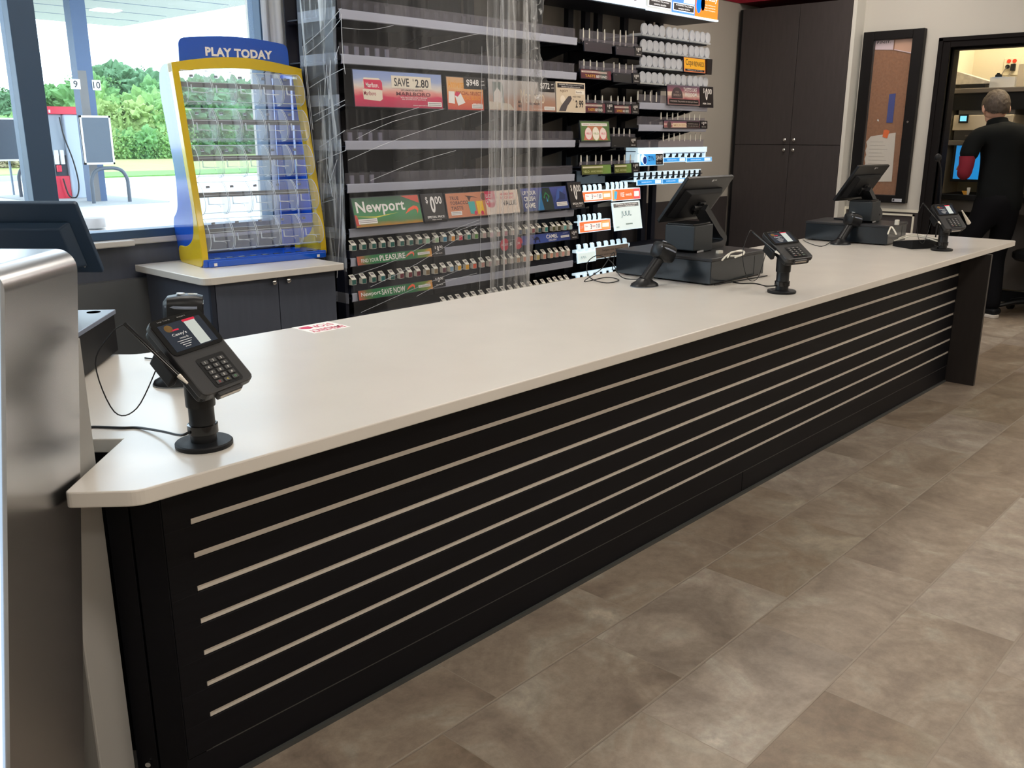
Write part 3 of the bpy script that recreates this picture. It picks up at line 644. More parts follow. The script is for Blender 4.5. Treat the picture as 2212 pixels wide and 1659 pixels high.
a = MB(); n = 16; y0 = fy(.945)
pts = [(-.006+(WD+.012)*k/n, .948+.038*math.sin(PI*k/n)) for k in range(n+1)]+[(WD+.006-(WD+.012)*k/n, .905+.030*math.sin(PI*k/n)) for k in range(n+1)]
a.prism(pts, 'y', y0-.004, y0+.052); a.build('top_frame', YEL, t, bev=.002)
pts = rpoly([(.045, .955), (WD-.045, .955), (WD-.050, 1.062)]+[(WD-.05-(WD-.10)*k/8, 1.062+.022*math.sin(PI*k/8)) for k in range(1, 8)]+[(.050, 1.062)], [0, 0, .03]+[0]*7+[.03])
hd = MB().prism(pts, 'y', y0+.03, y0+.036).build('header_sign', BLUE, t)
Mh = Matrix.Translation((0, y0+.0285, 0)) @ Matrix.Rotation(PI/2, 4, 'X')
a = MB(); a.text('PLAY TODAY', WD*.53, 1.008, .042, .345, Mh, .075, 0); a.build('lettering', mat('white_letter', (.8, .78, .76), .3), hd)
a = MB(); a.box(.0, WD, .0, .20, .0, .038); a.box(.02, WD-.01, -.012, .02, .0, .03); a.box(.0, WD, .18, .30, 0, .03); a.build('base_tray', BLUE, t, bev=.004)
for k in range(10):
    a = MB(); x = .06+k*.062; a.box(x, x+.03, .008, .03, .0385, .040); a.build('tray_slot', mat('navy_edge', (.015, .02, .035), .5), t)
for fx in (.09, WD-.05): pass
for lx in (.045, WD-.06): MB().box(lx, lx+.015, -.0135, -.0115, .006, .02).build('label_strip', WHITEP, t)
# blue rear panel glimpsed at the right and the dark crossbars
RP = [.075+.172*i for i in range(6)]
for r_ in range(5):
    zb = RP[r_]; zm = zb+.088
    MB().box(.028, WD-.028, fy(zm)+.035, fy(zm)+.045, zm-.010, zm+.014).build('crossbar', mat('dark_bar', (.016, .018, .03), .4), t)
MB().box(.53, WD-.03, .24, .25, .05, .90).build('rear_panel', mat('glossy_royal_blue', (.01, .04, .4), .2), t)
bw = (WD-.052)/5
protos = []
def bin_profile():
    return [(0, 0), (-.030, .002), (-.058, .020), (-.070, .050), (-.066, .085), (-.050, .120), (-.025, .146), (0, .155)]
bp_ = bin_profile()
for r_ in range(5):
    for c_ in range(5):
        zb = RP[r_]; x0 = .027+c_*bw; M = Matrix.Translation((x0, fy(zb), zb)) @ Matrix.Rotation(R(-9.5), 4, 'X')
        if not protos:
            a = MB(); pts2 = rpoly(bp_, [0]+[.02]*6+[0], 3)
            V0 = [a.bm.verts.new((.003, y, z)) for y, z in pts2]; V1 = [a.bm.verts.new((bw-.003, y, z)) for y, z in pts2]
            for i in range(len(pts2)-1): a._f([V0[i], V0[i+1], V1[i+1], V1[i]])
            a.poly([(.003, y, z) for y, z in pts2]+[(.003, .03, .155), (.003, .03, 0)]); a.poly([(bw-.003, y, z) for y, z in pts2]+[(bw-.003, .03, .155), (bw-.003, .03, 0)])
            a.box(.006, bw-.006, .030, .032, 0, .15)
            shell = a.build('ticket_bin', CLEARB, t, smooth=True)
            a = MB()
            for xx in (.0035, bw-.0035): a.tube([(xx, y, z) for y, z in bp_], .0016, 5, 3)
            a.tube([(.0035, -.031, .0045), (bw-.0035, -.031, .0045)], .0022, 5); a.tube([(.0035, 0, .154), (bw-.0035, 0, .154)], .0024, 5)
            a.tube([(.0035, -.066, .085), (bw-.0035, -.066, .085)], .0011, 5)
            a.box(.02, bw-.02, -.062, -.060, .040, .043); a.box(.02, .023, -.069, -.060, .042, .075); a.tube([(.02, -.071, .045), (bw*.6, -.067, .036), (bw*.65, -.062, .026)], .0012, 5)
            rim = a.build('bin_rim', RIM, shell, smooth=True)
            a = MB(); a.lathe([(0, 0), (.009, 0), (.009, .010), (0, .012)], (bw*.5, .018, .128), 14, Matrix.Rotation(0, 4, 'X')); lk = a.build('bin_lock', mat('grey_lock', (.22, .23, .26), .3, .5), shell)
            protos = [shell, rim, lk]; shell.matrix_local = M
        else:
            s2 = protos[0].copy(); COL.objects.link(s2); s2.parent = t; s2.matrix_local = M
            for q in protos[1:]:
                z2 = q.copy(); COL.objects.link(z2); z2.parent = s2

# ---------------------------------------------------------------- tobacco rack
YF, YB = 3.885, 4.335
def rack(x0, x1, lab, posts, shelves, top=2.60, base=True):
    t = thing('display_rack', lab, 'display rack', ((x0+x1)/2, 4.1, 0))
    for px in posts:
        MB().box(px-.028, px+.028, YB-.01, YB+.03, 0, top).build('upright', NAVYB, t, world=True)
    if base: MB().box(x0, x1, YF+.02, YB, 0, .40).build('base_box', NAVYB, t, world=True)
    for sh in shelves:
        z, kind = sh
        a = MB(); a.box(x0, x1, YF+.012, YB-.02, z-.030, z-.024)
        sf = a.build('shelf', NAVYB, t, world=True)
        for px in posts:
            a = MB(); a.prism([(YB-.01, z-.03), (YF+.09, z-.03), (YF+.16, z-.055), (YB-.07, z-.11), (YB-.01, z-.125)], 'x', px-.012, px+.012); a.build('bracket', NAVYB, sf, world=True)
        if 'n' not in kind:
            a = MB(); q = .048
            a.prism([(YF, z-.047), (YF-.006, z-.044), (YF-.010, z-.002), (YF-.004, z), (YF, z-.002), (YF-.004, z-.006), (YF-.0065, z-.040), (YF, z-.044)], 'x', x0+.01, x1-.01)
            a.build('price_rail', RAILP, sf, world=True)
        if 'd' in kind:
            a = MB(); a.box(x0+.012, x1-.012, YF+.010, YF+.013, z-.005, z+.055); a.build('clear_divider', CLEARD, sf, world=True)
    return t
posts = [3.0, 3.62, 3.93, 4.26, 4.585]
SHL = [(2.029, 'd'), (1.819, 'd'), (1.60, 'n'), (1.400, 'd'), (1.183, 'd'), (.953, ''), (.80, ''), (.612, ''), (.46, '')]
r1 = rack(2.90, 4.775, 'long black cigarette rack on the left, partly wrapped in clear stretch film', posts, SHL)
for a0, a1 in ((2.90, 4.18),):
    MB().box(a0, a1, YB+.0, YB+.008, .4, 2.24).build('back_panel', NAVYB, r1, world=True)
MB().box(2.885, 2.905, YF+.02, YF+.09, 0, 2.3).box(2.885, 2.9, YF+.285, YF+.315, 0, 2.3).build('end_frame', NAVYB, r1, world=True)
for zz in (2.03, 1.82, 1.62, 1.40, 1.18, .95, .80, .61):    # clear end wings of each shelf
    a = MB(); a.box(2.884, 2.887, YF-.005, YB-.14, zz-.05, zz+.005); a.build('end_wing', clear('clear_wing', (.92, .94, 1), .16, .15, fk=.12), r1, world=True)
# dark pusher tabs on the clear-fronted shelves: each one a part
tabp = MB().box(-.014, .014, 0, .004, 0, .045).build('pusher_tab', mat('smoke_plastic', (.03, .03, .042), .3), r1)
tabp.matrix_local = MW[r1].inverted() @ Matrix.Translation((2.95, 4.12, 1.183-.02))
cnt = 1
for zz in (2.029, 1.819, 1.400, 1.183):
    for k in range(26):
        x = 2.955+.0705*k
        if cnt > 95 or x > 4.75: break
        q = tabp.copy(); COL.objects.link(q); q.parent = r1; q.matrix_local = MW[r1].inverted() @ Matrix.Translation((x, 3.99, zz+.012)); cnt += 1
wt = mat('pale_pusher', (.40, .42, .46), .4)
for zz, n_ in ((1.819, 5), (1.400, 4), (1.183, 3)):
    for k in range(n_):
        a = MB(); x = 2.965+.066*k; a.box(x-.011, x+.011, YF+.02, YF+.03, zz-.002, zz+.042); a.build('pale_pusher', wt, r1, world=True)
r2 = rack(4.80, 5.455, 'black vape and pouch rack in the middle, between the cigarette and snuff racks', [4.91, 5.241, 5.43], [(2.03, 'nd'), (1.84, 'nd'), (1.62, 'n'), (1.40, ''), (1.23, 'n'), (1.03, 'n'), (.83, 'n'), (.62, 'n'), (.46, 'n')])
r3 = rack(5.465, 6.385, 'black snuff tin rack at the right end, with frosted tin holders', [5.575, 5.895, 6.222, 6.36], [(1.655, 'd'), (1.505, 'd'), (1.345, 'd'), (1.17, 'n'), (.62, 'n')])
a = MB(); a.box(5.48, 6.385, YF+.02, YF+.16, 2.075, 2.080); a.bm.free()
# lit header box over the racks
t = thing('header_box', 'deep black canopy over the racks with backlit picture panels along its front', 'header sign', (4.6, 4.1, 2.25))
MB().box(2.88, 6.44, YF+.0, YB-.10, 2.262, 2.30).box(2.88, 6.44, YF+.02, YF+.20, 2.30, 2.6).build('canopy_case', NAVYB, t, world=True)
MB().box(2.88, 5.50, YF-.02, YF+.002, 2.268, 2.285).box(5.512, 6.44, YF-.02, YF+.002, 2.262, 2.275).build('lit_edge', mat('lit_edge', (.8, .9, .95), .3, emit=(.75, .9, 1), es=1.0), t, world=True)
def litm(n, c, e): return mat(n, c, .4, emit=c, es=e)
LWH = litm('lit_white', (.85, .9, .95), .7)
a = MB(); a.box(3.0, 5.495, YF-.012, YF+.0, 2.285, 2.60); p1_ = a.build('lit_panel', LWH, t, world=True)
TX = Matrix(((1, 0, 0, 0), (0, 0, -1, YF-.0135), (0, 1, 0, 0), (0, 0, 0, 1)))
a = MB(); a.text('Marlboro', 5.14, 2.342, .07, .52, TX, .03, 0); a.build('lettering', mat('dark_plum_print', (.05, .015, .05), .4), p1_, world=True)
for x0, x1, col, e in ((5.512, 5.812, (.60, .62, .62), .5), (5.818, 6.115, (.10, .30, .85), .6), (6.12, 6.435, (1.0, .22, .02), .8)):
    a = MB(); a.box(x0, x1, YF-.014, YF+.0, 2.275, 2.60); pn = a.build('lit_panel', litm('lit_%d' % (x0*100), col, e), t, world=True)
    a = MB(); a.mi = 0
    if x1 < 6.2:
        a.mi = 0; a.box(x0+.01, x1-.01, YF-.0155, YF-.0145, 2.290, 2.345); a.mi = 1; a.box(x0+.018, x1-.018, YF-.0165, YF-.0155, 2.296, 2.339); a.mi = 0
        a.text('WARNING: This product', (x0+x1)/2, 2.328, .014, .22, TX, .01, .004); a.text('contains nicotine', (x0+x1)/2, 2.309, .012, .15, TX, .01, .004)
        if x0 > 5.8: a.mi = 2; a.prism([(x0+.14, 2.35), (x1-.01, 2.35), (x1-.01, 2.6), (x0+.2, 2.6)], 'y', YF-.0155, YF-.0148)
    else:
        a.mi = 3; a.lathe([(0, 0), (.05, 0)], (x0+.045, 2.36, .002), 20, TX, .7, 1.2); a.mi = 0; a.text('Grizzly', x0+.20, 2.41, .05, .20, TX, .02, .002)
        for k in range(3): a.text('long cut wintergreen', x0+.20, 2.365-.018*k, .010, .15, TX, 0, .002)
        a.mi = 4; a.lathe([(0, 0), (.035, 0)], (x0+.10, 2.37, .0022), 16, TX, .8, 1.4)
    a.build('printed_face', [litm('lit_white2', (.9, .9, .92), .8), mat('warning_dark', (.05, .045, .05), .5), litm('lit_pale', (.75, .85, .95), .6), litm('lit_blue', (.03, .35, .85), .6), mat('black_print', (.02, .02, .03), .5)], pn, world=True)

# signs clipped on the racks ------------------------------------------------
GR = {}
def gradmat(name, stops, axis='Y', rough=.35):
    if name in MATS: return MATS[name]
    m = bpy.data.materials.new(name); m.use_nodes = True; N = m.node_tree.nodes; L = m.node_tree.links; b = N['Principled BSDF']; b.inputs['Roughness'].default_value = rough
    g = N.new('ShaderNodeTexCoord'); sp = N.new('ShaderNodeSeparateXYZ'); L.new(g.outputs['UV'], sp.inputs[0])
    cr = N.new('ShaderNodeValToRGB'); nz = N.new('ShaderNodeTexNoise'); nz.inputs['Scale'].default_value = 5; L.new(g.outputs['UV'], nz.inputs['Vector'])
    ad = N.new('ShaderNodeMath'); ad.operation = 'MULTIPLY_ADD'; L.new(nz.outputs[0], ad.inputs[0]); ad.inputs[1].default_value = .22
    sb = N.new('ShaderNodeMath'); sb.operation = 'SUBTRACT'; L.new(sp.outputs[1 if axis == 'Y' else 0], sb.inputs[0]); sb.inputs[1].default_value = .11
    L.new(sb.outputs[0], ad.inputs[2]); L.new(ad.outputs[0], cr.inputs[0])
    e = cr.color_ramp.elements
    for i, (p, c) in enumerate(stops):
        q = e[i] if i < 2 else e.new(p)
        q.position = p; q.color = (*s2l(*c), 1)
    L.new(cr.outputs[0], b.inputs['Base Color']); MATS[name] = m; return m
def sign(lab, x0, x1, z0, z1, art, y=YF-.012, tilt=14, nm='shelf_sign', frame=NAVYB, face=None, cat='sign', group=None, th=.008, fr=.004):
    "art: list of (material, kind, ...) drawn in metres from the lower left corner"
    ta = R(tilt); dz = (z1-z0); hh = dz/math.cos(ta)
    M = Matrix.Translation((x0, y-dz*math.tan(ta), z0)) @ Matrix.Rotation(PI/2-ta, 4, 'X')
    t = thing(nm, lab, cat, M=M, group=group); W = x1-x0
    MB().box(-fr, W+fr, -fr, hh+fr, -th, 0).build('backing', frame, t)
    a = MB(); uvl = a.bm.loops.layers.uv.new('UVMap'); ms = []
    def mi(m):
        if m not in ms: ms.append(m)
        a.mi = ms.index(m)
    if face: mi(face); a.poly([(0, 0, .0006), (W, 0, .0006), (W, hh, .0006), (0, hh, .0006)])
    zl = .0010
    for q in art:
        mi(q[0])
        if q[1] == 'r': _, _, u0, v0, u1, v1 = q; a.poly([(u0*W, v0*hh, zl), (u1*W, v0*hh, zl), (u1*W, v1*hh, zl), (u0*W, v1*hh, zl)])
        elif q[1] == 'p': a.poly([(u*W, v*hh, zl) for u, v in q[2]])
        elif q[1] == 't': _, _, s_, u, v, h, w = q[:7]; a.text(s_, u*W, v*hh, h*hh, w*W, None, q[7] if len(q) > 7 else .02, zl)
        elif q[1] == 'c': _, _, u, v, r, ry = q; a.poly([(u*W+r*hh*math.cos(2*PI*k/24), v*hh+ry*hh*math.sin(2*PI*k/24), zl) for k in range(24)])
        zl += .00012
    for f_ in a.bm.faces:
        for l in f_.loops: l[uvl].uv = (l.vert.co.x/W, l.vert.co.y/hh)
    a.build('printed_face', ms, t)
    return t
CRM = flat(225, 214, 196); WH = flat(230, 226, 222); INK = flat(30, 26, 32); PRB = flat(28, 24, 26); RED = flat(208, 45, 84); DRED = flat(150, 22, 55)
ORG = flat(238, 95, 58); GRN = flat(56, 140, 80); YLW = flat(240, 190, 40); NVY = flat(36, 50, 110); SKY = flat(70, 150, 205); TAN = flat(200, 130, 96)
def whites(u0, v0, u1, v1): return [(WH, 'r', u0, v0, u1, v1), (flat(150, 145, 145), 'r', u0+.01, v0+(v1-v0)*.6, u1-.01, v0+(v1-v0)*.75), (flat(150, 145, 145), 'r', u0+.01, v0+(v1-v0)*.25, u1-.01, v0+(v1-v0)*.4)]
g1 = gradmat('sky_to_red_print', [(0, (176, 40, 80)), (.30, (205, 50, 88)), (.42, (222, 150, 140)), (.58, (215, 205, 195)), (.78, (150, 165, 205)), (1, (130, 150, 200))])
sign('wide red and sky-blue sign reading SAVE 2.80 with two cigarette packs', 2.97, 3.575, 1.570, 1.748, [
    (CRM, 'p', [(.09, .62), (.11, .80), (.27, .80), (.30, .72), (.30, .60)]), (RED, 'p', [(.11, .50), (.105, .75), (.29, .75), (.305, .68), (.305, .47)]), (WH, 't', 'Marlboro', .20, .60, .13, .145),
    (CRM, 'p', [(.095, .20), (.09, .48), (.26, .48), (.30, .46), (.30, .22), (.27, .16)]), (DRED, 't', 'Marlboro', .165, .37, .12, .13), (RED, 'c', .275, .60, .06, .06),
    (CRM, 'r', .41, .55, .87, .90), (INK, 't', 'SAVE', .525, .72, .24, .17, .03), (INK, 't', '$', .66, .80, .08, .012), (INK, 't', '2.80', .76, .71, .24, .16, .03),
    (INK, 't', 'OFF 2 PACKS OF ANY STYLE', .64, .50, .045, .26), (flat(100, 25, 45), 't', 'MARLBORO', .655, .395, .105, .40, .02), (WH, 't', "WITH THIS STORE'S LOYALTY PROGRAM", .655, .29, .05, .31),
    (WH, 't', 'SEE STORE FOR DETAILS', .655, .235, .03, .28), (WH, 't', 'minimum age 21 and over', .73, .07, .035, .18)]+whites(.815, .05, .985, .19), face=g1, tilt=4)
g2 = gradmat('amber_print', [(0, (190, 70, 60)), (.35, (215, 110, 60)), (.7, (220, 170, 110)), (1, (205, 160, 120))])
def price(u0, v0, u1, v1, tx, small=True):
    cx = (u0*.60+u1*.40); r_ = [(PRB, 'r', u0, v0, u1, v1), (WH, 't', tx, cx, (v0+v1)/2, (v1-v0)*.62, (u1-u0)*.56, .03)]
    if small: r_ += [(WH, 't', 'per', u1-(u1-u0)*.13, v0+(v1-v0)*.68, (v1-v0)*.13, (u1-u0)*.14), (WH, 't', 'pack', u1-(u1-u0)*.13, v0+(v1-v0)*.38, (v1-v0)*.15, (u1-u0)*.16)]
    return r_
sign('amber sign with two white packs and the price $9.48', 3.615, 3.90, 1.568, 1.742, [(flat(225, 150, 40), 't', 'Anniversary', .30, .76, .30, .54, .02), (flat(140, 60, 20), 't', 'SPECIAL SELECT', .60, .52, .11, .72, .02),
    (flat(225, 150, 40), 't', 'SPECIAL BLEND', .62, .38, .13, .60), (WH, 'p', [(.02, .20), (.04, .56), (.20, .56), (.19, .18)]), (WH, 'p', [(.28, .12), (.20, .44), (.36, .52), (.48, .22)]), (RED, 'p', [(.19, .44), (.24, .56), (.36, .52), (.28, .40)]),
    (WH, 't', 'see store', .83, .20, .035, .26)]+whites(.66, .05, .97, .18)+price(.46, .66, 1.08, 1.03, '$948'), face=g2, tilt=4)
g3 = gradmat('grey_copper_print', [(0, (165, 115, 95)), (.35, (165, 130, 112)), (.6, (170, 160, 155)), (1, (180, 174, 172))])
sign('grey and copper sign with a white house and lettering BLACK, price $7.72', 3.945, 4.545, 1.572, 1.744, [(flat(85, 100, 95), 'p', [(.06, .2), (.06, .92), (.20, .92), (.22, .2)]), (flat(215, 205, 198), 'p', [(.07, .25), (.07, .55), (.125, .75), (.18, .55), (.18, .25)]),
    (flat(200, 185, 165), 'p', [(0, .02), (0, .28), (.30, .22), (.36, .02)]), (INK, 't', 'MAKES', .445, .30, .09, .05), (INK, 't', 'MILES', .445, .16, .09, .05),
    (flat(70, 62, 60), 't', 'LAND MADE WITH', .65, .565, .055, .21), (flat(215, 198, 175), 't', 'Marlboro', .64, .50, .46, .36, .0), (INK, 't', 'BLACK', .67, .25, .08, .17, .03), (flat(225, 215, 200), 't', 'surgeon general', .71, .07, .03, .18)]+whites(.815, .05, .985, .17)+price(.735, .68, .99, 1.06, '$772'), face=g3, tilt=4)
sign('cream sign showing a slim dark vape and the price 2.99', 4.56, 4.845, 1.575, 1.752, [(INK, 'r', .03, .82, .97, .97), (WH, 't', 'WARNING: This product contains nicotine.', .5, .925, .045, .84), (WH, 't', 'Nicotine is an addictive chemical.', .5, .862, .04, .66),
    (flat(120, 95, 75), 't', 'NJOY', .26, .70, .10, .28), (flat(235, 226, 212), 'r', .66, .62, .97, .76), (flat(110, 90, 80), 't', 'Bundle', .78, .69, .06, .2), (flat(60, 52, 50), 't', 'ACE + POD', .70, .53, .05, .28), (INK, 't', '$', .58, .42, .05, .02), (INK, 't', '2 99', .79, .28, .26, .28, .03),
    (flat(232, 218, 200), 'c', .2, .42, .14, .14), (flat(80, 72, 76), 'p', [(.06, .02), (.14, .20), (.26, .36), (.40, .54), (.48, .55), (.52, .46), (.46, .34), (.36, .20), (.30, .02)])], face=flat(214, 196, 172), tilt=3, frame=CRM)
# lower row of big signs
g4 = gradmat('green_print', [(0, (170, 120, 50)), (.16, (70, 120, 70)), (.4, (62, 135, 85)), (.7, (58, 110, 75)), (1, (50, 82, 64))])
sw = lambda m, u, v, k, w=1: (m, 'p', [(u-.10*k, v-.12*w), (u-.05*k, v+.06*w), (u+.02*k, v+.16*w), (u+.06*k, v+.13*w), (u+.075*k, v+.02*w), (u+.055*k, v-.14*w), (u+.05*k, v+.0*w), (u+.03*k, v+.045*w), (u-.02*k, v+.0*w)])
sign('large green sign with big white lettering and an orange swoosh', 2.925, 3.385, .962, 1.110, [(flat(190, 70, 60), 'p', [(0, .05), (0, .42), (.03, .42), (.06, .05)]), (flat(200, 85, 70), 'p', [(.72, .99), (.99, .99), (.99, .70)]),
    (flat(200, 200, 80), 'p', [(.0, .38), (.3, .28), (.65, .42), (.3, .33)]), (WH, 't', 'Newport', .40, .62, .50, .72, .035), sw(ORG, .87, .46, 1.25)]+whites(.04, .10, .31, .27), face=g4, tilt=15)
def zero_sign(lab, x0, x1, z0, z1):
    sign(lab, x0, x1, z0, z1, [(WH, 't', '$', .22, .78, .26, .10, .02), (WH, 't', '0', .47, .62, .60, .22, .05), (WH, 't', '00', .76, .77, .28, .32, .03), (WH, 't', 'SPECIAL PRICE', .52, .17, .08, .80, .04), (WH, 't', 'PER PACK', .55, .07, .035, .45)], face=PRB, tilt=15)
zero_sign('black price sign reading $0.00 between the large green sign and the tan sign', 3.405, 3.565, .958, 1.108)
sign('tan sign with turquoise and yellow packs and a red and cream right half', 3.59, 4.195, .968, 1.105, [(flat(92, 60, 62), 't', 'TRUE', .105, .80, .14, .12, .03), (flat(92, 60, 62), 't', 'TOBACCO', .165, .60, .14, .24, .03), (flat(92, 60, 62), 't', 'TASTE', .13, .39, .14, .16, .03),
    (flat(75, 50, 45), 'p', [(.25, .88), (.33, .85), (.42, .76), (.33, .80), (.30, .62), (.28, .82)]), (flat(110, 72, 56), 'c', .50, .80, .16, .16), (flat(70, 170, 165), 'p', [(.30, .12), (.28, .62), (.37, .62), (.38, .08)]), (YLW, 'p', [(.40, .08), (.39, .62), (.48, .62), (.49, .08)]),
    (RED, 'c', .37, .14, .09, .09), (RED, 'c', .46, .12, .09, .09), (flat(236, 214, 196), 'r', .52, .0, 1, 1), (RED, 'p', [(.52, 1), (.66, 1), (.67, .55), (.64, .34), (.60, .28), (.55, .34), (.525, .55)]), (WH, 't', 'LUCKY', .59, .80, .15, .11, .03), (WH, 't', 'STRIKE', .595, .58, .15, .12, .03),
    (RED, 't', 'AMERICAN', .83, .84, .11, .20, .02), (flat(222, 130, 140), 't', 'ICONIC', .84, .68, .12, .2, .03), (INK, 't', 'VALUE', .86, .45, .22, .2, .03)]+whites(.04, .10, .18, .26), face=TAN, tilt=12)
g5 = gradmat('navy_print', [(0, (40, 60, 120)), (.5, (48, 62, 118)), (1, (70, 80, 150))])
sign('navy sign reading UP YOUR CRUSH GAME with a green-black swirl', 4.225, 4.665, .970, 1.108, [(WH, 't', 'UP YOUR', .17, .80, .18, .28, .03), (WH, 't', 'CRUSH', .16, .54, .20, .24, .03), (WH, 't', 'GAME', .15, .24, .22, .22, .03), (flat(40, 110, 160), 'p', [(.30, .0), (.34, .4), (.42, .9), (.46, 0)]),
    (flat(28, 44, 44), 'p', [(.44, .0), (.42, .5), (.46, .98), (.62, .98), (.66, .5), (.66, 0)]), (flat(40, 120, 70), 'p', [(.46, .55), (.52, .80), (.60, .60), (.56, .38)]), (INK, 'c', .53, .55, .10, .14), (SKY, 'p', [(.52, .36), (.53, .6), (.55, .36)]), (flat(60, 90, 160), 'p', [(.70, .3), (.80, .9), (.98, .98), (.84, .55)]), (flat(35, 50, 95), 'p', [(.80, .40), (.84, .8), (.96, .62), (.93, .4)])]+whites(.73, .12, .97, .30), face=g5, tilt=15)
zero_sign('black price sign reading $0.00 right of the navy sign', 4.685, 4.82, .965, 1.128)
# long narrow signs on the pack shelves
def strip(lab, x0, x1, z0, z1, art, face, **k): return sign(lab, x0, x1, z0, z1, art, face=face, tilt=k.pop('tilt', 10), fr=.003, **k)
g6 = gradmat('green_long_print', [(0, (205, 90, 70)), (.10, (95, 120, 70)), (.2, (40, 120, 70)), (.75, (44, 110, 68)), (.9, (120, 140, 60)), (1, (225, 150, 70))], 'X')
strip('long green sign strip reading FIND YOUR PLEASURE', 2.945, 3.475, .760, .806, [(WH, 't', 'FIND YOUR', .16, .44, .42, .22, .02), (WH, 't', 'PLEASURE', .455, .52, .66, .34, .03), sw(ORG, .70, .55, .7, 2.2)]+whites(.80, .35, .97, .65), g6)
strip('long green sign strip reading SAVE NOW, the lower one', 2.945, 3.475, .572, .622, [(WH, 't', 'Newport', .155, .50, .55, .25, .03), (WH, 't', 'SAVE NOW', .455, .52, .62, .32, .03), sw(ORG, .70, .55, .7, 2.2)]+whites(.80, .35, .97, .65), g6)
def small_zero(lab, x0, x1, z0, z1, tx='PER PACK', **k): strip(lab, x0, x1, z0, z1, [(WH, 't', '$', .24, .72, .28, .10), (WH, 't', '0', .46, .65, .46, .16, .05), (WH, 't', '00', .72, .76, .26, .28, .02), (WH, 't', tx, .5, .18, .11, .6)], PRB, **k)
small_zero('small black $0.00 tag at the right end of the upper long green strip', 3.483, 3.572, .762, .822)
small_zero('small black $0.00 tag at the right end of the lower long green strip', 3.483, 3.572, .580, .640)
g7 = gradmat('violet_blue_print', [(0, (60, 62, 130)), (.45, (62, 84, 160)), (1, (34, 48, 110))], 'X')
strip('violet-blue strip sign with a dark camel silhouette', 4.235, 4.715, .758, .815, [(flat(24, 28, 60), 'p', [(.20, .82), (.24, .78), (.245, .50), (.27, .62), (.31, .78), (.35, .60), (.37, .1), (.35, .1), (.34, .4), (.29, .38), (.28, .1), (.26, .1), (.265, .42), (.235, .38), (.225, .66)]),
    (WH, 't', 'CAMEL', .62, .62, .44, .24, .04), (WH, 't', 'CRUSH', .62, .20, .20, .16, .02), (flat(170, 175, 215), 't', 'menthol', .90, .82, .14, .1)]+whites(.80, .32, .98, .55), g7)
small_zero('small black $0.00 tag at the right end of the camel strip', 4.722, 4.80, .758, .815)
for i, x in enumerate((4.08, 4.205)):
    a = MB(); a.lathe([(0, 0), (.038, 0), (.038, .004), (0, .004)], (0, 0, 0), 24, Matrix.Translation((x, YF-.016, .775)) @ Matrix.Rotation(PI/2, 4, 'X')); a.mi = 1
    if i == 0: a.box(x+.03, x+.098, YF-.021, YF-.018, .750, .800)
    a.mi = 2; a.text(('LUCKY', 'OK')[i], 0, 0, .014, None, Matrix.Translation((x, YF-.0205, .775)) @ Matrix.Rotation(PI/2, 4, 'X'), .02, 0)
    if i == 0: a.text('$0', .055, 0, .022, None, Matrix.Translation((x, YF-.0215, .775)) @ Matrix.Rotation(PI/2, 4, 'X'), .02, 0)
    tag(a.build('round_tag', [flat(205, 20, 60), PRB, WH]), ('round red tag with a black price plate, behind the hanging film strip', 'round red tag at the right edge of the hanging film strip')[i], 'tag')
# middle rack
tb_ = gradmat('maroon_teal_print', [(0, (90, 40, 52)), (.55, (98, 45, 55)), (.75, (62, 84, 78)), (1, (120, 40, 60))], 'X')
def taste(lab, x0, x1, z0, z1, a_, b_): strip(lab, x0, x1, z0, z1, [(flat(205, 185, 175), 'r', .02, .66, .86, .86), (flat(120, 95, 90), 't', 'WARNING: contains nicotine', .44, .76, .10, .76), (flat(220, 165, 60), 't', a_, .30, .30, .30, .34, .03), (WH, 't', b_, .68, .28, .30, .36, .03)], tb_, tilt=6)
taste('maroon TASTE BEYOND strip on the second vape shelf', 4.80, 5.12, 1.787, 1.842, 'TASTE', 'BEYOND')
taste('maroon TASTE BEYOND strip on the third vape shelf, beside the cream sign', 4.85, 5.065, 1.576, 1.634, 'TASTE', 'BEYOND')
taste('maroon strip on the third vape shelf, right of its first price tag', 5.17, 5.36, 1.576, 1.628, '3-POD', 'AND 1-DEVICE')
strip('dark maroon blank strip on the top vape shelf, the left one', 4.83, 5.12, 1.955, 2.012, [(flat(150, 140, 150), 'r', .05, .75, .12, .82), (flat(60, 45, 58), 't', 'premium vapour', .5, .4, .2, .6)], flat(44, 34, 44), tilt=6)
strip('dark maroon blank strip on the top vape shelf, the right one', 5.17, 5.38, 1.955, 2.005, [(flat(150, 140, 150), 'r', .05, .75, .12, .82), (flat(60, 45, 58), 't', 'premium vapour', .5, .4, .2, .6)], flat(44, 34, 44), tilt=6)
strip('dark blank strip at the right of the second vape shelf', 5.15, 5.355, 1.780, 1.832, [(flat(120, 115, 120), 'r', .1, .8, .2, .86)], flat(34, 33, 36), tilt=6)
for i, (x0, z0, lab) in enumerate(((5.385, 1.955, 'top vape shelf'), (5.37, 1.780, 'second vape shelf'), (5.075, 1.576, 'third vape shelf, left of two'), (5.37, 1.576, 'third vape shelf, right of two'), (5.36, 1.352, 'fourth vape shelf, beside the green pouch sign'), (5.40, 1.178, 'olive strip of the fifth vape shelf'))):
    small_zero('small black price tag, '+lab, x0, x0+.082, z0, z0+.062, tilt=6)
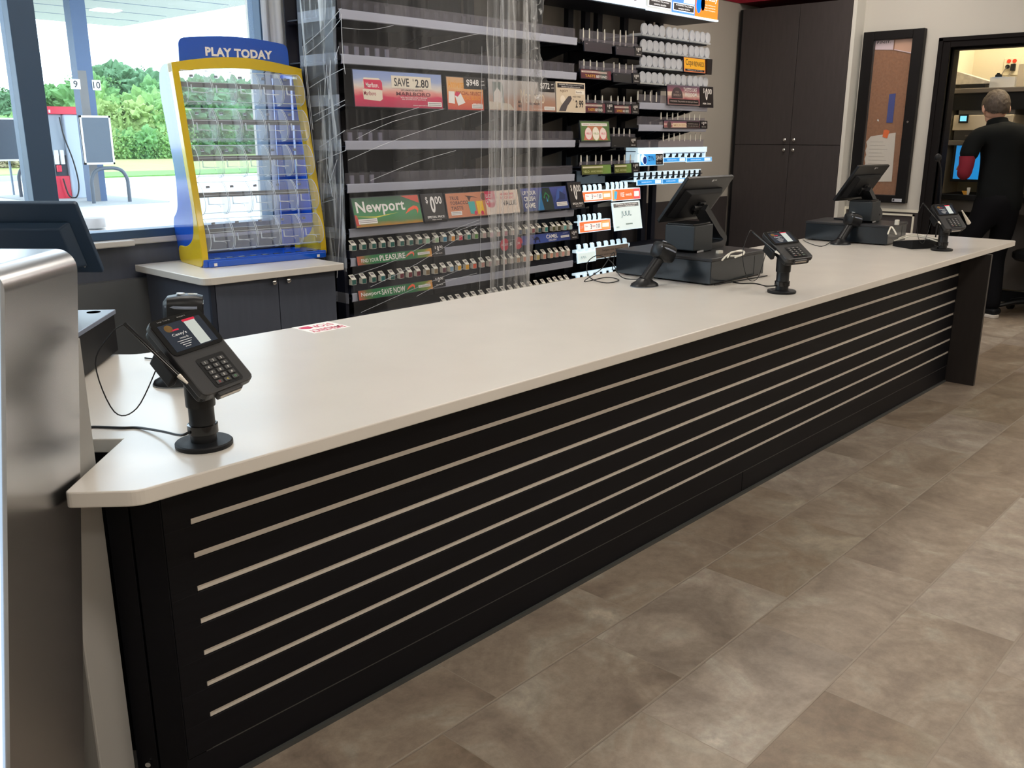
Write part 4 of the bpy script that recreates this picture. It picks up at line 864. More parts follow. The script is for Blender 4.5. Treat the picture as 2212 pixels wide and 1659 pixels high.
sign('green-bordered sign showing three pink and white round tins', 4.80, 5.115, 1.392, 1.520, [(flat(90, 120, 70), 'r', .02, .03, .98, .97), (flat(190, 120, 90), 'p', [(.08, .05), (.92, .05), (.75, .75), (.25, .75)]), (WH, 'r', .05, .76, .92, .90), (flat(140, 50, 50), 't', 'WARNING: This product contains nicotine', .48, .83, .06, .8),
    (flat(220, 70, 110), 'c', .26, .36, .31, .31), (flat(238, 220, 215), 'c', .26, .38, .27, .30), (flat(220, 70, 110), 'c', .76, .36, .31, .31), (flat(238, 220, 215), 'c', .76, .38, .27, .30), (flat(150, 170, 110), 'c', .51, .36, .31, .36), (flat(240, 232, 220), 'c', .51, .38, .28, .33), (flat(215, 60, 100), 't', 'VELO', .26, .38, .10, .16), (flat(130, 160, 70), 't', 'VELO', .51, .38, .10, .18), (flat(215, 60, 100), 't', 'VELO', .76, .38, .10, .16)], face=flat(60, 80, 50), tilt=8)
strip('dark blank panel right of the pouch sign on the fourth vape shelf', 5.15, 5.355, 1.352, 1.420, [(flat(100, 100, 100), 'r', .12, .1, .25, .16)], flat(30, 30, 33), tilt=4)
ol = gradmat('olive_print', [(0, (92, 98, 44)), (.65, (112, 118, 55)), (.75, (120, 150, 75)), (1, (120, 155, 80))], 'X')
for x0, x1, lab in ((4.83, 5.15, 'left'), (5.19, 5.39, 'right')):
    strip('olive green pouch strip on the fifth vape shelf, the %s one' % lab, x0, x1, 1.176, 1.236, [(flat(215, 210, 180), 'r', .03, .68, .72, .86), (flat(200, 205, 150), 't', 'VELO', .15, .30, .28, .2, .02), (flat(200, 205, 150), 't', 'AWARD WINNING', .5, .30, .22, .4)], ol, tilt=6)
# lit orange and white rows
def lit(n, c, e=.45): return mat('lit_'+n, c, .35, emit=c, es=e)  # printed cards given a glow for the LED light that falls on them
LO = lit('orange_card', (.95, .20, .06), .55); LP = lit('pale_card', (.9, .86, .84), .6); LG = lit('gold_card', (.95, .45, .15), .5)
def lit_strip(lab, x0, x1, z0, z1, v=0):
    if v == 0: art = [(LO, 'r', 0, 0, 1, 1), (LP, 'r', .14, .12, .70, .80), (WH, 't', 'OFF', .07, .5, .3, .1), (flat(220, 90, 80), 't', 'Buy', .22, .55, .2, .08), (INK, 't', '3', .36, .48, .5, .04, .02), (flat(220, 90, 80), 't', 'Save', .45, .52, .2, .1), (flat(40, 40, 60), 't', '7.00', .59, .48, .42, .13, .01), (LG, 'r', .70, .08, .98, .92), (LP, 'r', .73, .3, .95, .7)]
    else: art = [(LG, 'r', 0, 0, .3, 1), (LO, 'r', .12, 0, .75, 1), (lit('red_card', (.85, .12, .12), .5), 'r', .75, 0, 1, 1), (lit('blue_card', (.1, .5, .8), .5), 'p', [(.05, .1), (.08, .9), (.18, .8), (.14, .1)]), (LP, 't', 'VUSE', .35, .5, .45, .14, .03), (LP, 't', 'rewards', .58, .5, .3, .22), (LP, 'r', .78, .25, .96, .75)]
    return sign(lab, x0, x1, z0, z1, art, tilt=6, face=LP, frame=LITW, fr=.005)
lit_strip('bright orange and white sale strip, upper row, left', 4.825, 5.165, .998, 1.060); lit_strip('bright orange sale strip with a blue card, upper row, right', 5.175, 5.505, .990, 1.062, 1)
lit_strip('bright orange and white sale strip, lower row', 4.82, 5.16, .794, .862)
sign('glowing white square sign lettered with four slim strokes', 5.172, 5.495, .785, .972, [(flat(140, 140, 142), 'r', .03, .83, .95, .97), (LP, 't', 'WARNING: This product contains', .5, .925, .055, .78), (LP, 't', 'nicotine, an addictive chemical', .5, .865, .04, .6),
    (flat(60, 95, 115), 't', 'JUUL', .46, .56, .24, .38, .0), (flat(170, 190, 190), 'r', .40, .17, .66, .22), (flat(170, 190, 190), 'r', .05, .10, .16, .13)], y=YF-.02, tilt=10, face=lit('white_card', (.80, .93, .93), .42), frame=LITW)
sign('white card with faint lettering at the left of the lowest lit row', 4.808, 5.0, .590, .652, [(flat(80, 105, 120), 't', 'JUUL', .32, .5, .34, .34, .0)], tilt=6, face=lit('white_card', (.80, .93, .93), .42), frame=LITW)
sign('taupe notice strip with dark lettering on the lowest lit row', 5.005, 5.39, .60, .675, [(flat(50, 42, 40), 't', 'Swipes vite ment is', .5, .66, .24, .62), (flat(50, 42, 40), 't', 'not your second ID 21', .45, .3, .2, .66)], tilt=6, face=flat(122, 108, 98), frame=LITW)
# right rack
sign('orange rewards sign with curly black lettering among the frosted tin holders', 6.00, 6.295, 1.885, 1.985, [(flat(245, 180, 40), 'r', .02, .22, .98, .97), (INK, 't', 'Cope', .26, .62, .55, .36, .01), (INK, 't', 'REWARDS', .71, .60, .34, .46, .02), (INK, 'r', .05, .06, .95, .20), (WH, 't', 'WARNING: may cause harm', .5, .13, .07, .7)], face=flat(235, 140, 90), tilt=5)
MB_ = MB(); MB_.box(6.30, 6.372, YF-.03, YF-.012, 1.878, 1.99); tag(MB_.build('black_tag', PRB), 'blank black tag right of the orange rewards sign', 'tag')
g8 = gradmat('flag_print', [(0, (150, 120, 118)), (.3, (160, 80, 90)), (.5, (215, 190, 175)), (.7, (150, 90, 105)), (1, (95, 80, 100))])
sign('maroon flag sign reading TASTES LIKE FREEDOM', 5.80, 6.235, 1.648, 1.786, [(flat(225, 200, 180), 'r', .0, .46, .3, .66), (flat(75, 62, 66), 'p', [(.12, .33)]+[(.29+.17*math.cos(PI*k/10), .45+.45*math.sin(PI*k/10)) for k in range(10, -1, -1)][::1]+[(.46, .33)]), (flat(170, 150, 140), 't', 'GRIZZLY', .29, .50, .10, .24, .02), (flat(150, 132, 124), 't', '1900', .29, .66, .1, .1),
    (WH, 't', 'TASTES LIKE', .70, .80, .20, .42, .02), (WH, 't', 'FREEDOM', .72, .55, .20, .36, .02), (PRB, 'r', .04, .05, .96, .29), (flat(180, 165, 160), 't', 'WARNING: This product can cause gum disease', .5, .17, .11, .86)], face=g8, tilt=5)
sign('black price sign reading $0.00 right of the maroon flag sign', 6.245, 6.43, 1.642, 1.788, [(WH, 't', '$', .28, .80, .26, .09, .02), (WH, 't', '0', .48, .64, .60, .17, .05), (WH, 't', '00', .74, .78, .28, .30, .03), (WH, 't', 'PER CAN', .5, .16, .08, .62, .04)], face=PRB, tilt=5)
sign('narrow flag strip with a round seal below the maroon flag sign', 5.778, 6.265, 1.484, 1.535, [(flat(70, 56, 60), 'c', .14, .4, .55, .5), (flat(225, 205, 180), 'p', [(.22, .1), (.24, .7), (.6, .7), (.62, .1)]), (flat(190, 150, 110), 't', 'AMERICAN BORN', .42, .40, .35, .34, .02), (PRB, 'r', .62, .05, .99, .92), (flat(180, 165, 160), 't', 'WARNING: tobacco', .80, .6, .14, .3), (flat(180, 165, 160), 't', 'not a safe alternative', .80, .3, .14, .32)], face=g8, tilt=4)
small_zero('small black $0.00 tag right of the narrow flag strip', 6.275, 6.375, 1.484, 1.538, tilt=4)
ZB = lit('cyan_blue_card', (.05, .36, .85), .5); ZP_ = lit('pale_blue_card', (.75, .9, .98), .55)
sign('blue sign with a white and navy round tin, price $4.49', 5.495, 5.785, 1.222, 1.318, [(LP, 'r', .02, .84, .98, .97), (lit('cyan_blue_card', (.05, .36, .85), .5), 'r', 0, 0, .66, .8), (ZP_, 'c', .10, .5, .26, .32), (ZP_, 'c', .18, .36, .30, .34), (flat(20, 60, 160), 'c', .19, .36, .24, .28), (flat(15, 40, 110), 't', 'ZYN', .46, .48, .36, .26, .02), (PRB, 'r', .66, 0, .98, .80), (WH, 't', '$449', .82, .50, .42, .27, .02), (WH, 't', 'PER CAN', .8, .14, .09, .2)], face=ZP_, frame=LITW, tilt=4)
for x0, x1, z0, z1, lab in ((5.795, 6.10, 1.240, 1.268, 'upper, left'), (6.11, 6.47, 1.236, 1.264, 'upper, right'), (5.475, 5.79, 1.085, 1.118, 'lower, left'), (5.795, 6.10, 1.083, 1.115, 'lower, middle'), (6.105, 6.36, 1.081, 1.112, 'lower, right')):
    sign('thin blue label strip along the lit tin trays, '+lab, x0, x1, z0, z1, [(flat(15, 50, 150), 't', 'ZYN', .08, .5, .5, .1, .02), (ZP_, 't', 'nicotine pouches', .36, .5, .4, .4, .0), (ZP_, 'r', .70, .12, .95, .88)], face=ZB, frame=ZP_, tilt=4, fr=.004)

# packs standing at the front of the lower shelves: slanted white price flag over a pack front
def pack(px, py0, py1, col, lab, grp, top=WTAB):
    "px, py: top left of the flag and the pack foot, on the shelf front"
    p = P(px, py0, y=YF-.004); q = P(px, py1, y=YF-.004); h = p.z-q.z
    M = Matrix.Translation((p.x, YF-.004, p.z-h)) @ Matrix.Rotation(0, 4, 'Z')
    key = ('pack', col); w = .030
    if key in PK:
        o = dup(PK[key], M @ Matrix.Diagonal((1, 1, h/.052, 1)), lab, grp); return o
    t = thing('cigarette_pack', lab, 'cigarette pack', M=M @ Matrix.Diagonal((1, 1, h/.052, 1)), group=grp)
    MB().box(0, w, -.022, .002, 0, .030).build('pack_body', WTAB, t)
    MB().poly([(.002, -.0226, .002), (w-.002, -.0226, .002), (w-.002, -.0226, .026), (.002, -.0226, .026)]).build('pack_front', flat(*col), t)
    a = MB(); a.prism([(-.024, .029), (.006, .052), (.0075, .050), (-.022, .027)], 'x', 0, w); fl = a.build('price_flag', WTAB, t)
    a = MB(); n_ = Vector((0, -.0245, .0302)); m_ = Vector((0, .0055, .0531)); a.poly([(.006, n_.y+.012, n_.z+.0095), (w-.006, n_.y+.012, n_.z+.0095), (w-.006, n_.y+.024, n_.z+.0185), (.006, n_.y+.024, n_.z+.0185)]); a.build('barcode', flat(120, 112, 112), fl)
    PK[key] = t; return t
PK = {}
TEAL = (20, 92, 84); LG_ = (140, 180, 150)
row1 = [(753.9, TEAL), (775.6, TEAL), (797.3, TEAL), (817.7, TEAL), (837.3, TEAL), (858.4, TEAL), (878, TEAL), (897.7, TEAL), (914, LG_), (933.6, (160, 190, 150)), (951.3, (60, 130, 160)), (969.2, (225, 150, 60)), (985.5, (210, 60, 80)), (1003.4, (40, 130, 120)), (1019.6, (90, 140, 60)), (1037.5, (200, 170, 165)), (1053, (190, 120, 140)), (1068, (200, 160, 150)), (1084, (190, 130, 140)), (1099, (200, 180, 170)),
        (1114.8, (60, 80, 110)), (1129.5, (70, 90, 110)), (1143.3, (120, 30, 45)), (1157.2, (50, 80, 90)), (1171.8, (60, 130, 125)), (1188, (90, 90, 60)), (1199.5, (70, 70, 50)), (1212.5, (110, 170, 165)), (1224.7, (170, 200, 205))]
DR = (110, 25, 45)
row2 = [(753.9, TEAL), (776, TEAL), (797.3, TEAL), (817, (30, 110, 110)), (838, TEAL), (858, DR), (876, DR), (894, DR), (914, (130, 110, 80)), (932, (140, 120, 90)), (950, (100, 60, 70)), (966, (130, 160, 180)), (983, (225, 170, 40)), (1000, (225, 165, 40)), (1016, (225, 90, 60)), (1034, (200, 150, 140)), (1050, (190, 160, 160)), (1066, (190, 170, 160)), (1082, (200, 170, 160)), (1097, (190, 175, 165)),
        (1111, (190, 150, 120)), (1125, (200, 140, 120)), (1139, (205, 150, 120)), (1154, (190, 170, 110)), (1168, (215, 150, 130)), (1183, (215, 155, 130)), (1195, (210, 140, 130)), (1208, (215, 160, 150)), (1220, (220, 190, 180))]
row3 = [(951, (130, 175, 185)), (968, (140, 150, 160)), (984, (235, 170, 50)), (1002, (230, 170, 60)), (1017, (225, 80, 85)), (1034, (130, 140, 145)), (1051, (120, 130, 140)), (1064, (150, 160, 150)), (1080, (190, 160, 160)), (1096, (150, 150, 150)), (1111, (225, 60, 70)), (1125, (205, 40, 55)), (1139, (50, 60, 70)), (1153, (60, 70, 80)), (1167, (215, 70, 75)), (1182, (215, 80, 80)), (1194, (50, 70, 60)), (1206, (70, 130, 100)), (1218, (150, 160, 160))]
def rowz(row, name):
    n_ = len(row)
    for i, (px, col) in enumerate(row):
        f = (px-754)/(1224.7-754)
        if name == 'upper': ya, yb = 520-43*f, 541.5-46*f
        elif name == 'middle': ya, yb = 594.5-63*f, 615.5-64*f
        else: ya, yb = (P(2.9, 0, z=1) and 0) or 0, 0
        if name == 'lowest':
            # same height all along: follow the shelf line
            ya = 642-48*(px-951)/(1220-951); yb = ya+19
        pack(px, ya, yb, col, 'cigarette pack with slanted price flag, %s from the left in the %s pack row' % (ORD[i] if i < len(ORD) else 'last', name), name+' row of cigarette packs')
rowz(row1, 'upper'); rowz(row2, 'middle'); rowz(row3, 'lowest')
# black channel fronts the packs stand in
for z0, z1, x0 in ((.795, .838, 2.91), (.605, .658, 2.91), (.44, .49, 2.91)):
    MB().box(x0, 4.77, YF+.0, YF+.05, z0, z1).build('pack_channel', NAVYB, r1, world=True)

# upright white card tabs on the vape and snuff shelves
def card_tab(x, z, h, lab, grp, w=.011, col=None, M2=None):
    key = ('tab', w, col)
    M = Matrix.Translation((x, YF+.012, z)) @ Matrix.Diagonal((1, 1, h/.06, 1))
    if key in PK: return dup(PK[key], M, lab, grp)
    t = MB().prism([(-.003, 0), (-.0025, .04), (-.006, .055), (-.001, .060), (.004, .054), (.0035, .04), (.004, 0)], 'x', -w/2, w/2)
    t.bm.free()
    a = MB(); a.prism([(-.0045, 0), (.0045, 0), (.0055, .025), (.004, .045), (.0005, .060), (-.003, .052), (-.0045, .03)], 'y', -w/2+.002, w/2-.002)
    o = a.build('card_tab', col or WTAB, bev=.0008); o.matrix_world = M; tag(o, lab, 'card tab', grp); PK[key] = o
    return o
TB = [('top vape shelf', (1260, 1273, 1291, 1306, 1326, 1340, 1352, 1368), (64, 92), (70, 97)), ('second vape shelf', (1261, 1275, 1289, 1304, 1326, 1338, 1352, 1366), (130, 147), (141, 155)),
      ('third vape shelf', (1270, 1286, 1301, 1320, 1335, 1348, 1363), (207, 223), (211, 228)), ('fourth vape shelf', (1326, 1337, 1348, 1360), (277, 294), (281, 297)), ('fifth vape shelf', (1255, 1268, 1287, 1299, 1321, 1337, 1349, 1362), (337, 353), (336, 352)),
      ('top snuff shelf', (1378, 1393, 1405, 1418), (198, 212), (201, 216)), ('second snuff shelf', (1428, 1441, 1453, 1464, 1478, 1489, 1500, 1511), (244, 254), (247, 256)), ('third snuff shelf', (1433, 1445, 1456, 1468, 1479, 1491, 1502, 1513), (289, 301), (289, 301))]
for nm, xs, (a0, b0), (a1, b1) in TB:
    for i, px in enumerate(xs):
        f = i/(len(xs)-1); pt = P(px, a0+(a1-a0)*f, y=YF+.012); pb = P(px, b0+(b1-b0)*f+4, y=YF+.012)
        card_tab(pt.x, pb.z, (pt.z-pb.z)*1.12, 'upright ivory card tab, %s from the left on the %s' % (ORD[i], nm), 'card tabs on the '+nm)
# clear trays in front of the vape shelves
for z0, z1 in ((2.012, 2.035), (1.835, 1.865), (1.635, 1.655), (1.415, 1.44), (1.232, 1.26)):
    MB().box(4.82, 5.44, YF-.004, YF, z0, z1).build('clear_tray_edge', CLEARD, r2, world=True)
    MB().box(4.82, 5.44, YF-.004, YF+.20, z0-.012, z0-.006).build('tray', NAVYB, r2, world=True)
# frosted tin holders: 12 strips of four upright round pockets
DZ = [(48, 75, 64, 97), (84, 110, 104, 123), (119, 144, 137, 160), (155, 179, 168, 190)]
cx = [1391, 1404, 1417, 1430, 1444.5, 1456.8, 1468.7, 1480.6, 1494, 1505, 1516.4, 1527]
xs_ = [P(cx[i], 62+22*i/11, y=YF).x for i in range(12)]
RN = ['top', 'second', 'third', 'fourth']; GN = ['left', 'middle', 'right']
proto = None
for r_ in range(4):
    zt_ = P(1391, DZ[r_][0], y=YF).z; zb_ = P(1391, DZ[r_][1], y=YF).z
    for g_ in range(3):
        x0 = xs_[g_*4]; M = Matrix.Translation((x0, YF, zb_)); h = zt_-zb_
        lab = 'frosted holder with four round pockets, %s group of the %s row on the snuff rack' % (GN[g_], RN[r_])
        if proto: dup(proto, M, lab); continue
        t = thing('tin_holder', lab, 'tin holder', M=M, group='frosted tin holders on the snuff rack'); proto = t
        pit = (xs_[11]-xs_[0])/11.35
        for k in range(4):
            a = MB(); c = Vector((k*pit, 0, h*.46)); a.lathe([(0, -.006), (.034, -.006), (.036, 0), (.034, .008), (0, .006)], (0, 0, 0), 24, Matrix.Translation(c) @ Matrix.Rotation(PI/2, 4, 'X') @ Matrix.Diagonal((1, h*.5/.036, 1, 1)))
            a.box(c.x-.03, c.x+.03, .0, .10, .004, .010); a.build('round_pocket', FROST, t, smooth=True)
        MB().box(-.036, 3*pit+.036, -.012, .30, -.008, .003).build('holder_floor', RIM, t)
        MB().box(-.03, 3*pit+.03, .02, .38, -.016, -.009).build('carrier', NAVYB, t)
# lit trays with black finger slots (tin dispensers)
def lit_tray(x0, x1, z0, z1, n_, lab, y=YF+.02, h0=.15):
    t = thing('lit_tin_tray', lab, 'tin tray', (x0, y, z0))
    W = x1-x0; H = z1-z0
    MB().box(0, W, 0, .006, 0, H).box(0, W, 0, .12, -.006, 0).build('tray_front', LITW if h0 > .1 else mat('pale_tray', (.45, .5, .55), .4), t, bev=.001)
    for k in range(n_):
        u = W*(k+.6)/n_; a = MB(); q = [(u-.018, .004), (u-.018, H*.28), (u-.002, H*.40), (u-.002, H*.78), (u+.005, H*.93), (u+.020, H*.93), (u+.027, H*.78), (u+.027, .004)]
        a.prism(q, 'y', -.001, .0005); a.build('finger_slot', BLK, t)
lit_tray(5.79, 6.385, 1.262, 1.325, 7, 'lit white tray with black finger slots beside the blue tin sign')
lit_tray(5.48, 6.375, 1.110, 1.175, 12, 'lit white tray with black finger slots, the lower one')
MB().box(5.47, 6.40, YF-.01, YF+.0, 1.305, 1.345).box(5.475, 5.495, YF-.006, YF+.1, 1.20, 1.345).box(6.375, 6.39, YF-.006, YF+.02, 1.25, 1.345).build('lit_fascia', LITW, r3, world=True, bev=.002)
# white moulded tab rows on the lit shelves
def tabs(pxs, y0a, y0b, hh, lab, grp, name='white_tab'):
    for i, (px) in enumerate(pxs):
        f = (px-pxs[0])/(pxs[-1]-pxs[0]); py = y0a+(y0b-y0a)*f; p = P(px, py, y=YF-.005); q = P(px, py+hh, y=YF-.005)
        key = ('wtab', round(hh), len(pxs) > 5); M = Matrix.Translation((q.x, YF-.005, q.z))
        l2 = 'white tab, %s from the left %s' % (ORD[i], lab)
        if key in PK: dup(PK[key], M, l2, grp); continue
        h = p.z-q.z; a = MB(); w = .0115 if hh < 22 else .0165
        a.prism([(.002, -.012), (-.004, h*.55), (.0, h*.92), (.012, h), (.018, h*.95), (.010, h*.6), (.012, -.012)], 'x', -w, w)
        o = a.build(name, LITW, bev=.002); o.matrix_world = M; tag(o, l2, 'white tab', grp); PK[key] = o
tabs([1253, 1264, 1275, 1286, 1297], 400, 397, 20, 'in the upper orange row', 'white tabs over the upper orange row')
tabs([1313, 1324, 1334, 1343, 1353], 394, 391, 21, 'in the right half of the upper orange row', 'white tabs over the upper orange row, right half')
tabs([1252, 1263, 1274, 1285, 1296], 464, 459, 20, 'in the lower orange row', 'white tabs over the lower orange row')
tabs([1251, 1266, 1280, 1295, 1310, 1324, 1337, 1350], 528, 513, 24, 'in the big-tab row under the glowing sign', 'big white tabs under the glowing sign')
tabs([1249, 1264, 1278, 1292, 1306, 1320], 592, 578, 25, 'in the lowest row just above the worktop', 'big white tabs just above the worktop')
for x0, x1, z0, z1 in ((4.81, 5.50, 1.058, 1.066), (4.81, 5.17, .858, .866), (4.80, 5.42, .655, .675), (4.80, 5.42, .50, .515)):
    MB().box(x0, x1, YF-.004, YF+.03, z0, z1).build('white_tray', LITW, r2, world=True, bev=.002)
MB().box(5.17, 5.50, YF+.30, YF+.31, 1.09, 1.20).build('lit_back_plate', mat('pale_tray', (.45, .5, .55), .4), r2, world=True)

# ---------------------------------------------------------------- stretch film
def film(lab, fn, nu, nv, m, creases=(), name='stretch_film', cr_r=.0012):
    a = MB(); a.grid(fn, nu, nv); o = a.build(name, m, smooth=True); tag(o, lab, 'plastic film')
    if creases:
        for q in creases:
            b = MB(); b.tube(q, cr_r, 5, 3); cc = b.build('crease', CREASE, o, smooth=True)
    return o
CREASE = clear('film_crease', (.95, .97, 1), .42, .1)
F1m = clear('film_light', (.97, .98, 1), .018, .12, streak=.05, sscale=(70, 14, 1.5), lo=.5, hi=.8, fk=.05)
F2m = clear('film_side', (.93, .97, 1), .03, .18, streak=.55, sscale=(20, 34, 3.0), lo=.50, hi=.72, fk=.08)
F3m = clear('film_fold', (.95, .95, .95), .07, .15, streak=.34, sscale=(46, 20, .6), lo=.45, hi=.68, fk=.12)
def wob(x, y, z, a=.012, f=6): return a*noise.noise(Vector((x*f, y*f, z*1.6)))
def fx(px, py): return P(px, py, y=YF-.045)
cre = [[fx(757, 279), fx(790, 268), fx(905, 232)], [fx(752, 346), fx(860, 300), fx(1045, 238)], [fx(770, 300), fx(850, 262), fx(960, 235)], [fx(800, 390), fx(900, 350), fx(985, 325)], [fx(905, 105), fx(1000, 80), fx(1050, 70)],
       [fx(760, 596), fx(860, 560), fx(960, 505), fx(1035, 475)], [fx(800, 620), fx(900, 570), fx(1030, 490)], [fx(780, 675), fx(880, 630), fx(1000, 580)], [fx(740, 60), fx(800, 64), fx(850, 55)], [fx(900, 640), fx(960, 610), fx(1030, 590)], [fx(985, 500), fx(1040, 480)]]
film('nearly clear stretch film drawn across the front of the left cigarette rack', lambda u, v: Vector((2.885+1.25*u, YF-.05+wob(2.885+1.25*u, 0, v*2, .006, 5), .42+1.86*v)), 40, 40, F1m, cre)
def side(u, v): z = .74+1.62*v; y = YF-.045+.30*u; return Vector((2.872-.010+wob(0, y, z, .035, 9), y, z))
def sx(px, py): p = P(px, py, x=2.855); return p
cre = [[sx(655, 100), sx(700, 60), sx(737, 18)], [sx(660, 118), sx(700, 85), sx(737, 40)], [sx(668, 190), sx(700, 170), sx(742, 148)], [sx(676, 250), sx(745, 216)], [sx(682, 262), sx(745, 226)], [sx(690, 318), sx(745, 282)], [sx(652, 20), sx(662, 150), sx(676, 280)], [sx(654, 100), sx(670, 253), sx(688, 420)],
       [sx(737, 30), sx(740, 110), sx(746, 160)], [sx(722, 130), sx(732, 100)], [sx(700, 210), sx(706, 140)], [sx(712, 215), sx(714, 130)], [sx(686, 350), sx(747, 325)], [sx(728, 345), sx(712, 395)], [sx(706, 352), sx(714, 400), sx(718, 425)], [sx(735, 300), sx(735, 470), sx(728, 600)], [sx(690, 440), sx(725, 430)]]
film('crumpled stretch film hanging down the left end of the cigarette rack', side, 24, 70, F2m, cre, cr_r=.0018)
def fold(u, v):
    z = .40+1.90*(1-v); w = .36+.05*math.sin(3*v); x = 3.86+.02*math.sin(4*v)+w*u
    return Vector((x, YF-.11+.030*math.sin(u*22+2*math.sin(v*4))+.012*noise.noise(Vector((u*9, v*8, 0))), z))
def f3(px, py): return P(px, py, y=YF-.15)
cre = [[f3(1041, 100), f3(1040, 300), f3(1038, 520), f3(1036, 640)], [f3(1086, 0), f3(1088, 200), f3(1080, 400), f3(1075, 620)], [f3(1112, 200), f3(1108, 430), f3(1106, 600)], [f3(1066, 60), f3(1068, 300), f3(1072, 500)]]
film('clear stretch film gathered into a long hanging strip in front of the rack', fold, 60, 60, F3m, cre, 'hanging_film_strip')
def ruffle(u, v):
    z = 1.62+.72*v; x = 4.20+.10*u+.03*math.sin(v*9)
    return Vector((x, YF-.11+.03*math.sin(u*9+v*14)+.02*noise.noise(Vector((u*6, v*12, 3))), z))
film('crinkled shiny edge of the hanging film strip, near the top', ruffle, 14, 60, clear('film_ruffle', (.93, .93, .93), .05, .05, streak=.4, sscale=(25, 25, 22), lo=.56, hi=.66, fk=.1), (), 'film_ruffle')
def wallf(u, v):
    z = .95+1.75*v; return Vector((2.79+.22*u, YW-.035-.02*math.sin(u*16)-.01*noise.noise(Vector((u*5, v*5, 0))), z))
film('milky film hanging against the white wall between the window and the rack', wallf, 24, 20, clear('film_wall', (.97, .985, 1), .42, .3, streak=.3, sscale=(26, 26, .8), lo=.45, hi=.7), (), 'wall_film')

# ---------------------------------------------------------------- tall cabinet and notice case
XC = 7.68
t = thing('tall_cabinet', 'tall dark brown four-door cupboard built into the corner', 'cabinet', (XC+.2, 3.87, 0))
MB().box(XC+.02, 8.09, 3.365, 4.40, .0, 2.505).build('carcass', CABLAM, t, world=True)
for y0, y1, nm in ((3.366, 3.819, 'r'), (3.823, 4.36, 'l')):
    for z0, z1, kz in ((.08, 1.350, 1.308), (1.354, 2.505, 1.395)):
        dr = MB().box(XC, XC+.019, y0, y1, z0, z1).build('door', CABLAM, t, world=True, bev=.0012)
        ky = 3.777 if nm == 'r' else 3.864
        a = MB(); a.lathe([(0, 0), (.005, 0), (.005, .012), (.013, .016), (.0135, .023), (.008, .028), (0, .029)], (0, 0, 0), 18, Matrix.Translation((XC, ky, kz)) @ Matrix.Rotation(-PI/2, 4, 'Y')); a.build('knob', CHROME, dr, smooth=True, world=True)
MB().box(XC+.005, XC+.02, 4.36, 4.385, 0, 2.505).build('filler_strip', BLK2, t, world=True)
BX = XW
t = thing('notice_case', 'tall black framed glazed cork notice case on the white wall', 'notice board', (BX, 3.05, .9))
y0, y1, z0, z1 = 2.812, 3.300, .888, 2.252
a = MB(); fw = .088
a.box(BX-.06, BX, y0, y0+fw, z0, z1); a.box(BX-.06, BX, y1-fw, y1, z0, z1); a.box(BX-.06, BX, y0+fw, y1-fw, z1-.068, z1); a.box(BX-.06, BX, y0+fw, y1-fw, z0, z0+.062)
a.build('frame', mat('black_case_frame', (.008, .007, .0075), .45, spec=.2), t, world=True, bev=.004)
MB().box(BX-.014, BX-.006, y0+fw, y1-fw, z0+.06, z1-.066).build('cork_panel', mat('brown_cork', (.33, .145, .065), .9, var=.35, vscale=60, bump=.2, bscale=300), t, world=True)
MB().box(BX-.050, BX-.046, y0+fw, y1-fw, z0+.06, z1-.066).build('glass_pane', clear('case_glass', (.98, .98, .98), .02, .02), t, world=True)
a = MB(); a.cyl((BX-.066, 2.862, 1.54), (BX-.058, 2.862, 1.54), .009); a.build('lock', CHROME, t, world=True)
a = MB(); a.box(BX-.0625, BX-.060, 2.84, 2.92, .900, .925); lb = a.build('maker_label', mat('silver_label', (.5, .52, .58), .3), t, world=True)
a = MB(); a.box(BX-.064, BX-.0622, 2.90, 2.915, .905, .920); a.build('maker_mark', INK, lb, world=True)
def cork(pts, m, lab, cat, nm, extra=None, x=BX-.018, th=.002):
    a = MB(); a.prism(pts, 'x', x-th, x); o = a.build(nm, m); tag(o, lab, cat)
    return o
cork([(3.195, 1.155)]+[(3.203-.010*(k % 2), 1.17+.035*k) for k in range(7)]+[(3.17, 1.425), (2.965, 1.455), (2.955, 1.06), (3.08, 1.055), (3.19, 1.09)][0:4], mat('note_paper', (.72, .68, .62), .8), 'torn white notepaper sheet pinned low in the notice case', 'paper', 'notepaper_sheet')
a = MB()
for k in range(9): a.box(BX-.0212, BX-.0208, 3.06-.02*(k % 3), 3.17, 1.38-.03*k, 1.382-.03*k)
tag(a.build('handwriting', flat(150, 142, 135)), None, None); bpy.data.objects['handwriting'].parent = bpy.data.objects['notepaper_sheet']
cork([(3.03, 1.41), (3.07, 1.42), (3.065, 1.475), (3.045, 1.48), (3.015, 1.47)], flat(240, 110, 30), 'orange tape scrap holding the notepaper sheet', 'tape', 'orange_tape', x=BX-.0215)
cork([(3.0, 1.535), (3.052, 1.535), (3.052, 1.76), (3.0, 1.765)], flat(38, 62, 150), 'blue vertical strip taped on the cork', 'tape', 'blue_strip')
cork([(3.06, 2.105), (3.208, 2.115), (3.208, 2.182), (3.06, 2.182)], flat(225, 205, 215), 'white card with black lettering at the top left of the cork', 'card', 'white_card')
a = MB(); a.text('P.IN/IT.', 0, 0, .020, .11, Matrix(((0, 0, 0, BX-.0208), (-1, 0, 0, 3.14), (0, 1, 0, 2.168), (0, 0, 0, 1))), .03, 0); o = a.build('lettering', INK); o.parent = bpy.data.objects['white_card']
cork([(2.905, 2.075), (3.05, 2.11), (3.05, 2.182), (2.905, 2.182)], flat(215, 170, 145), 'peach card hanging at the top right of the cork', 'card', 'peach_card')
cork([(2.905, 2.068), (3.05, 2.103), (3.05, 2.11), (2.905, 2.075)], flat(228, 205, 215), 'thin pale strip under the peach card', 'card', 'pale_strip', x=BX-.0215)
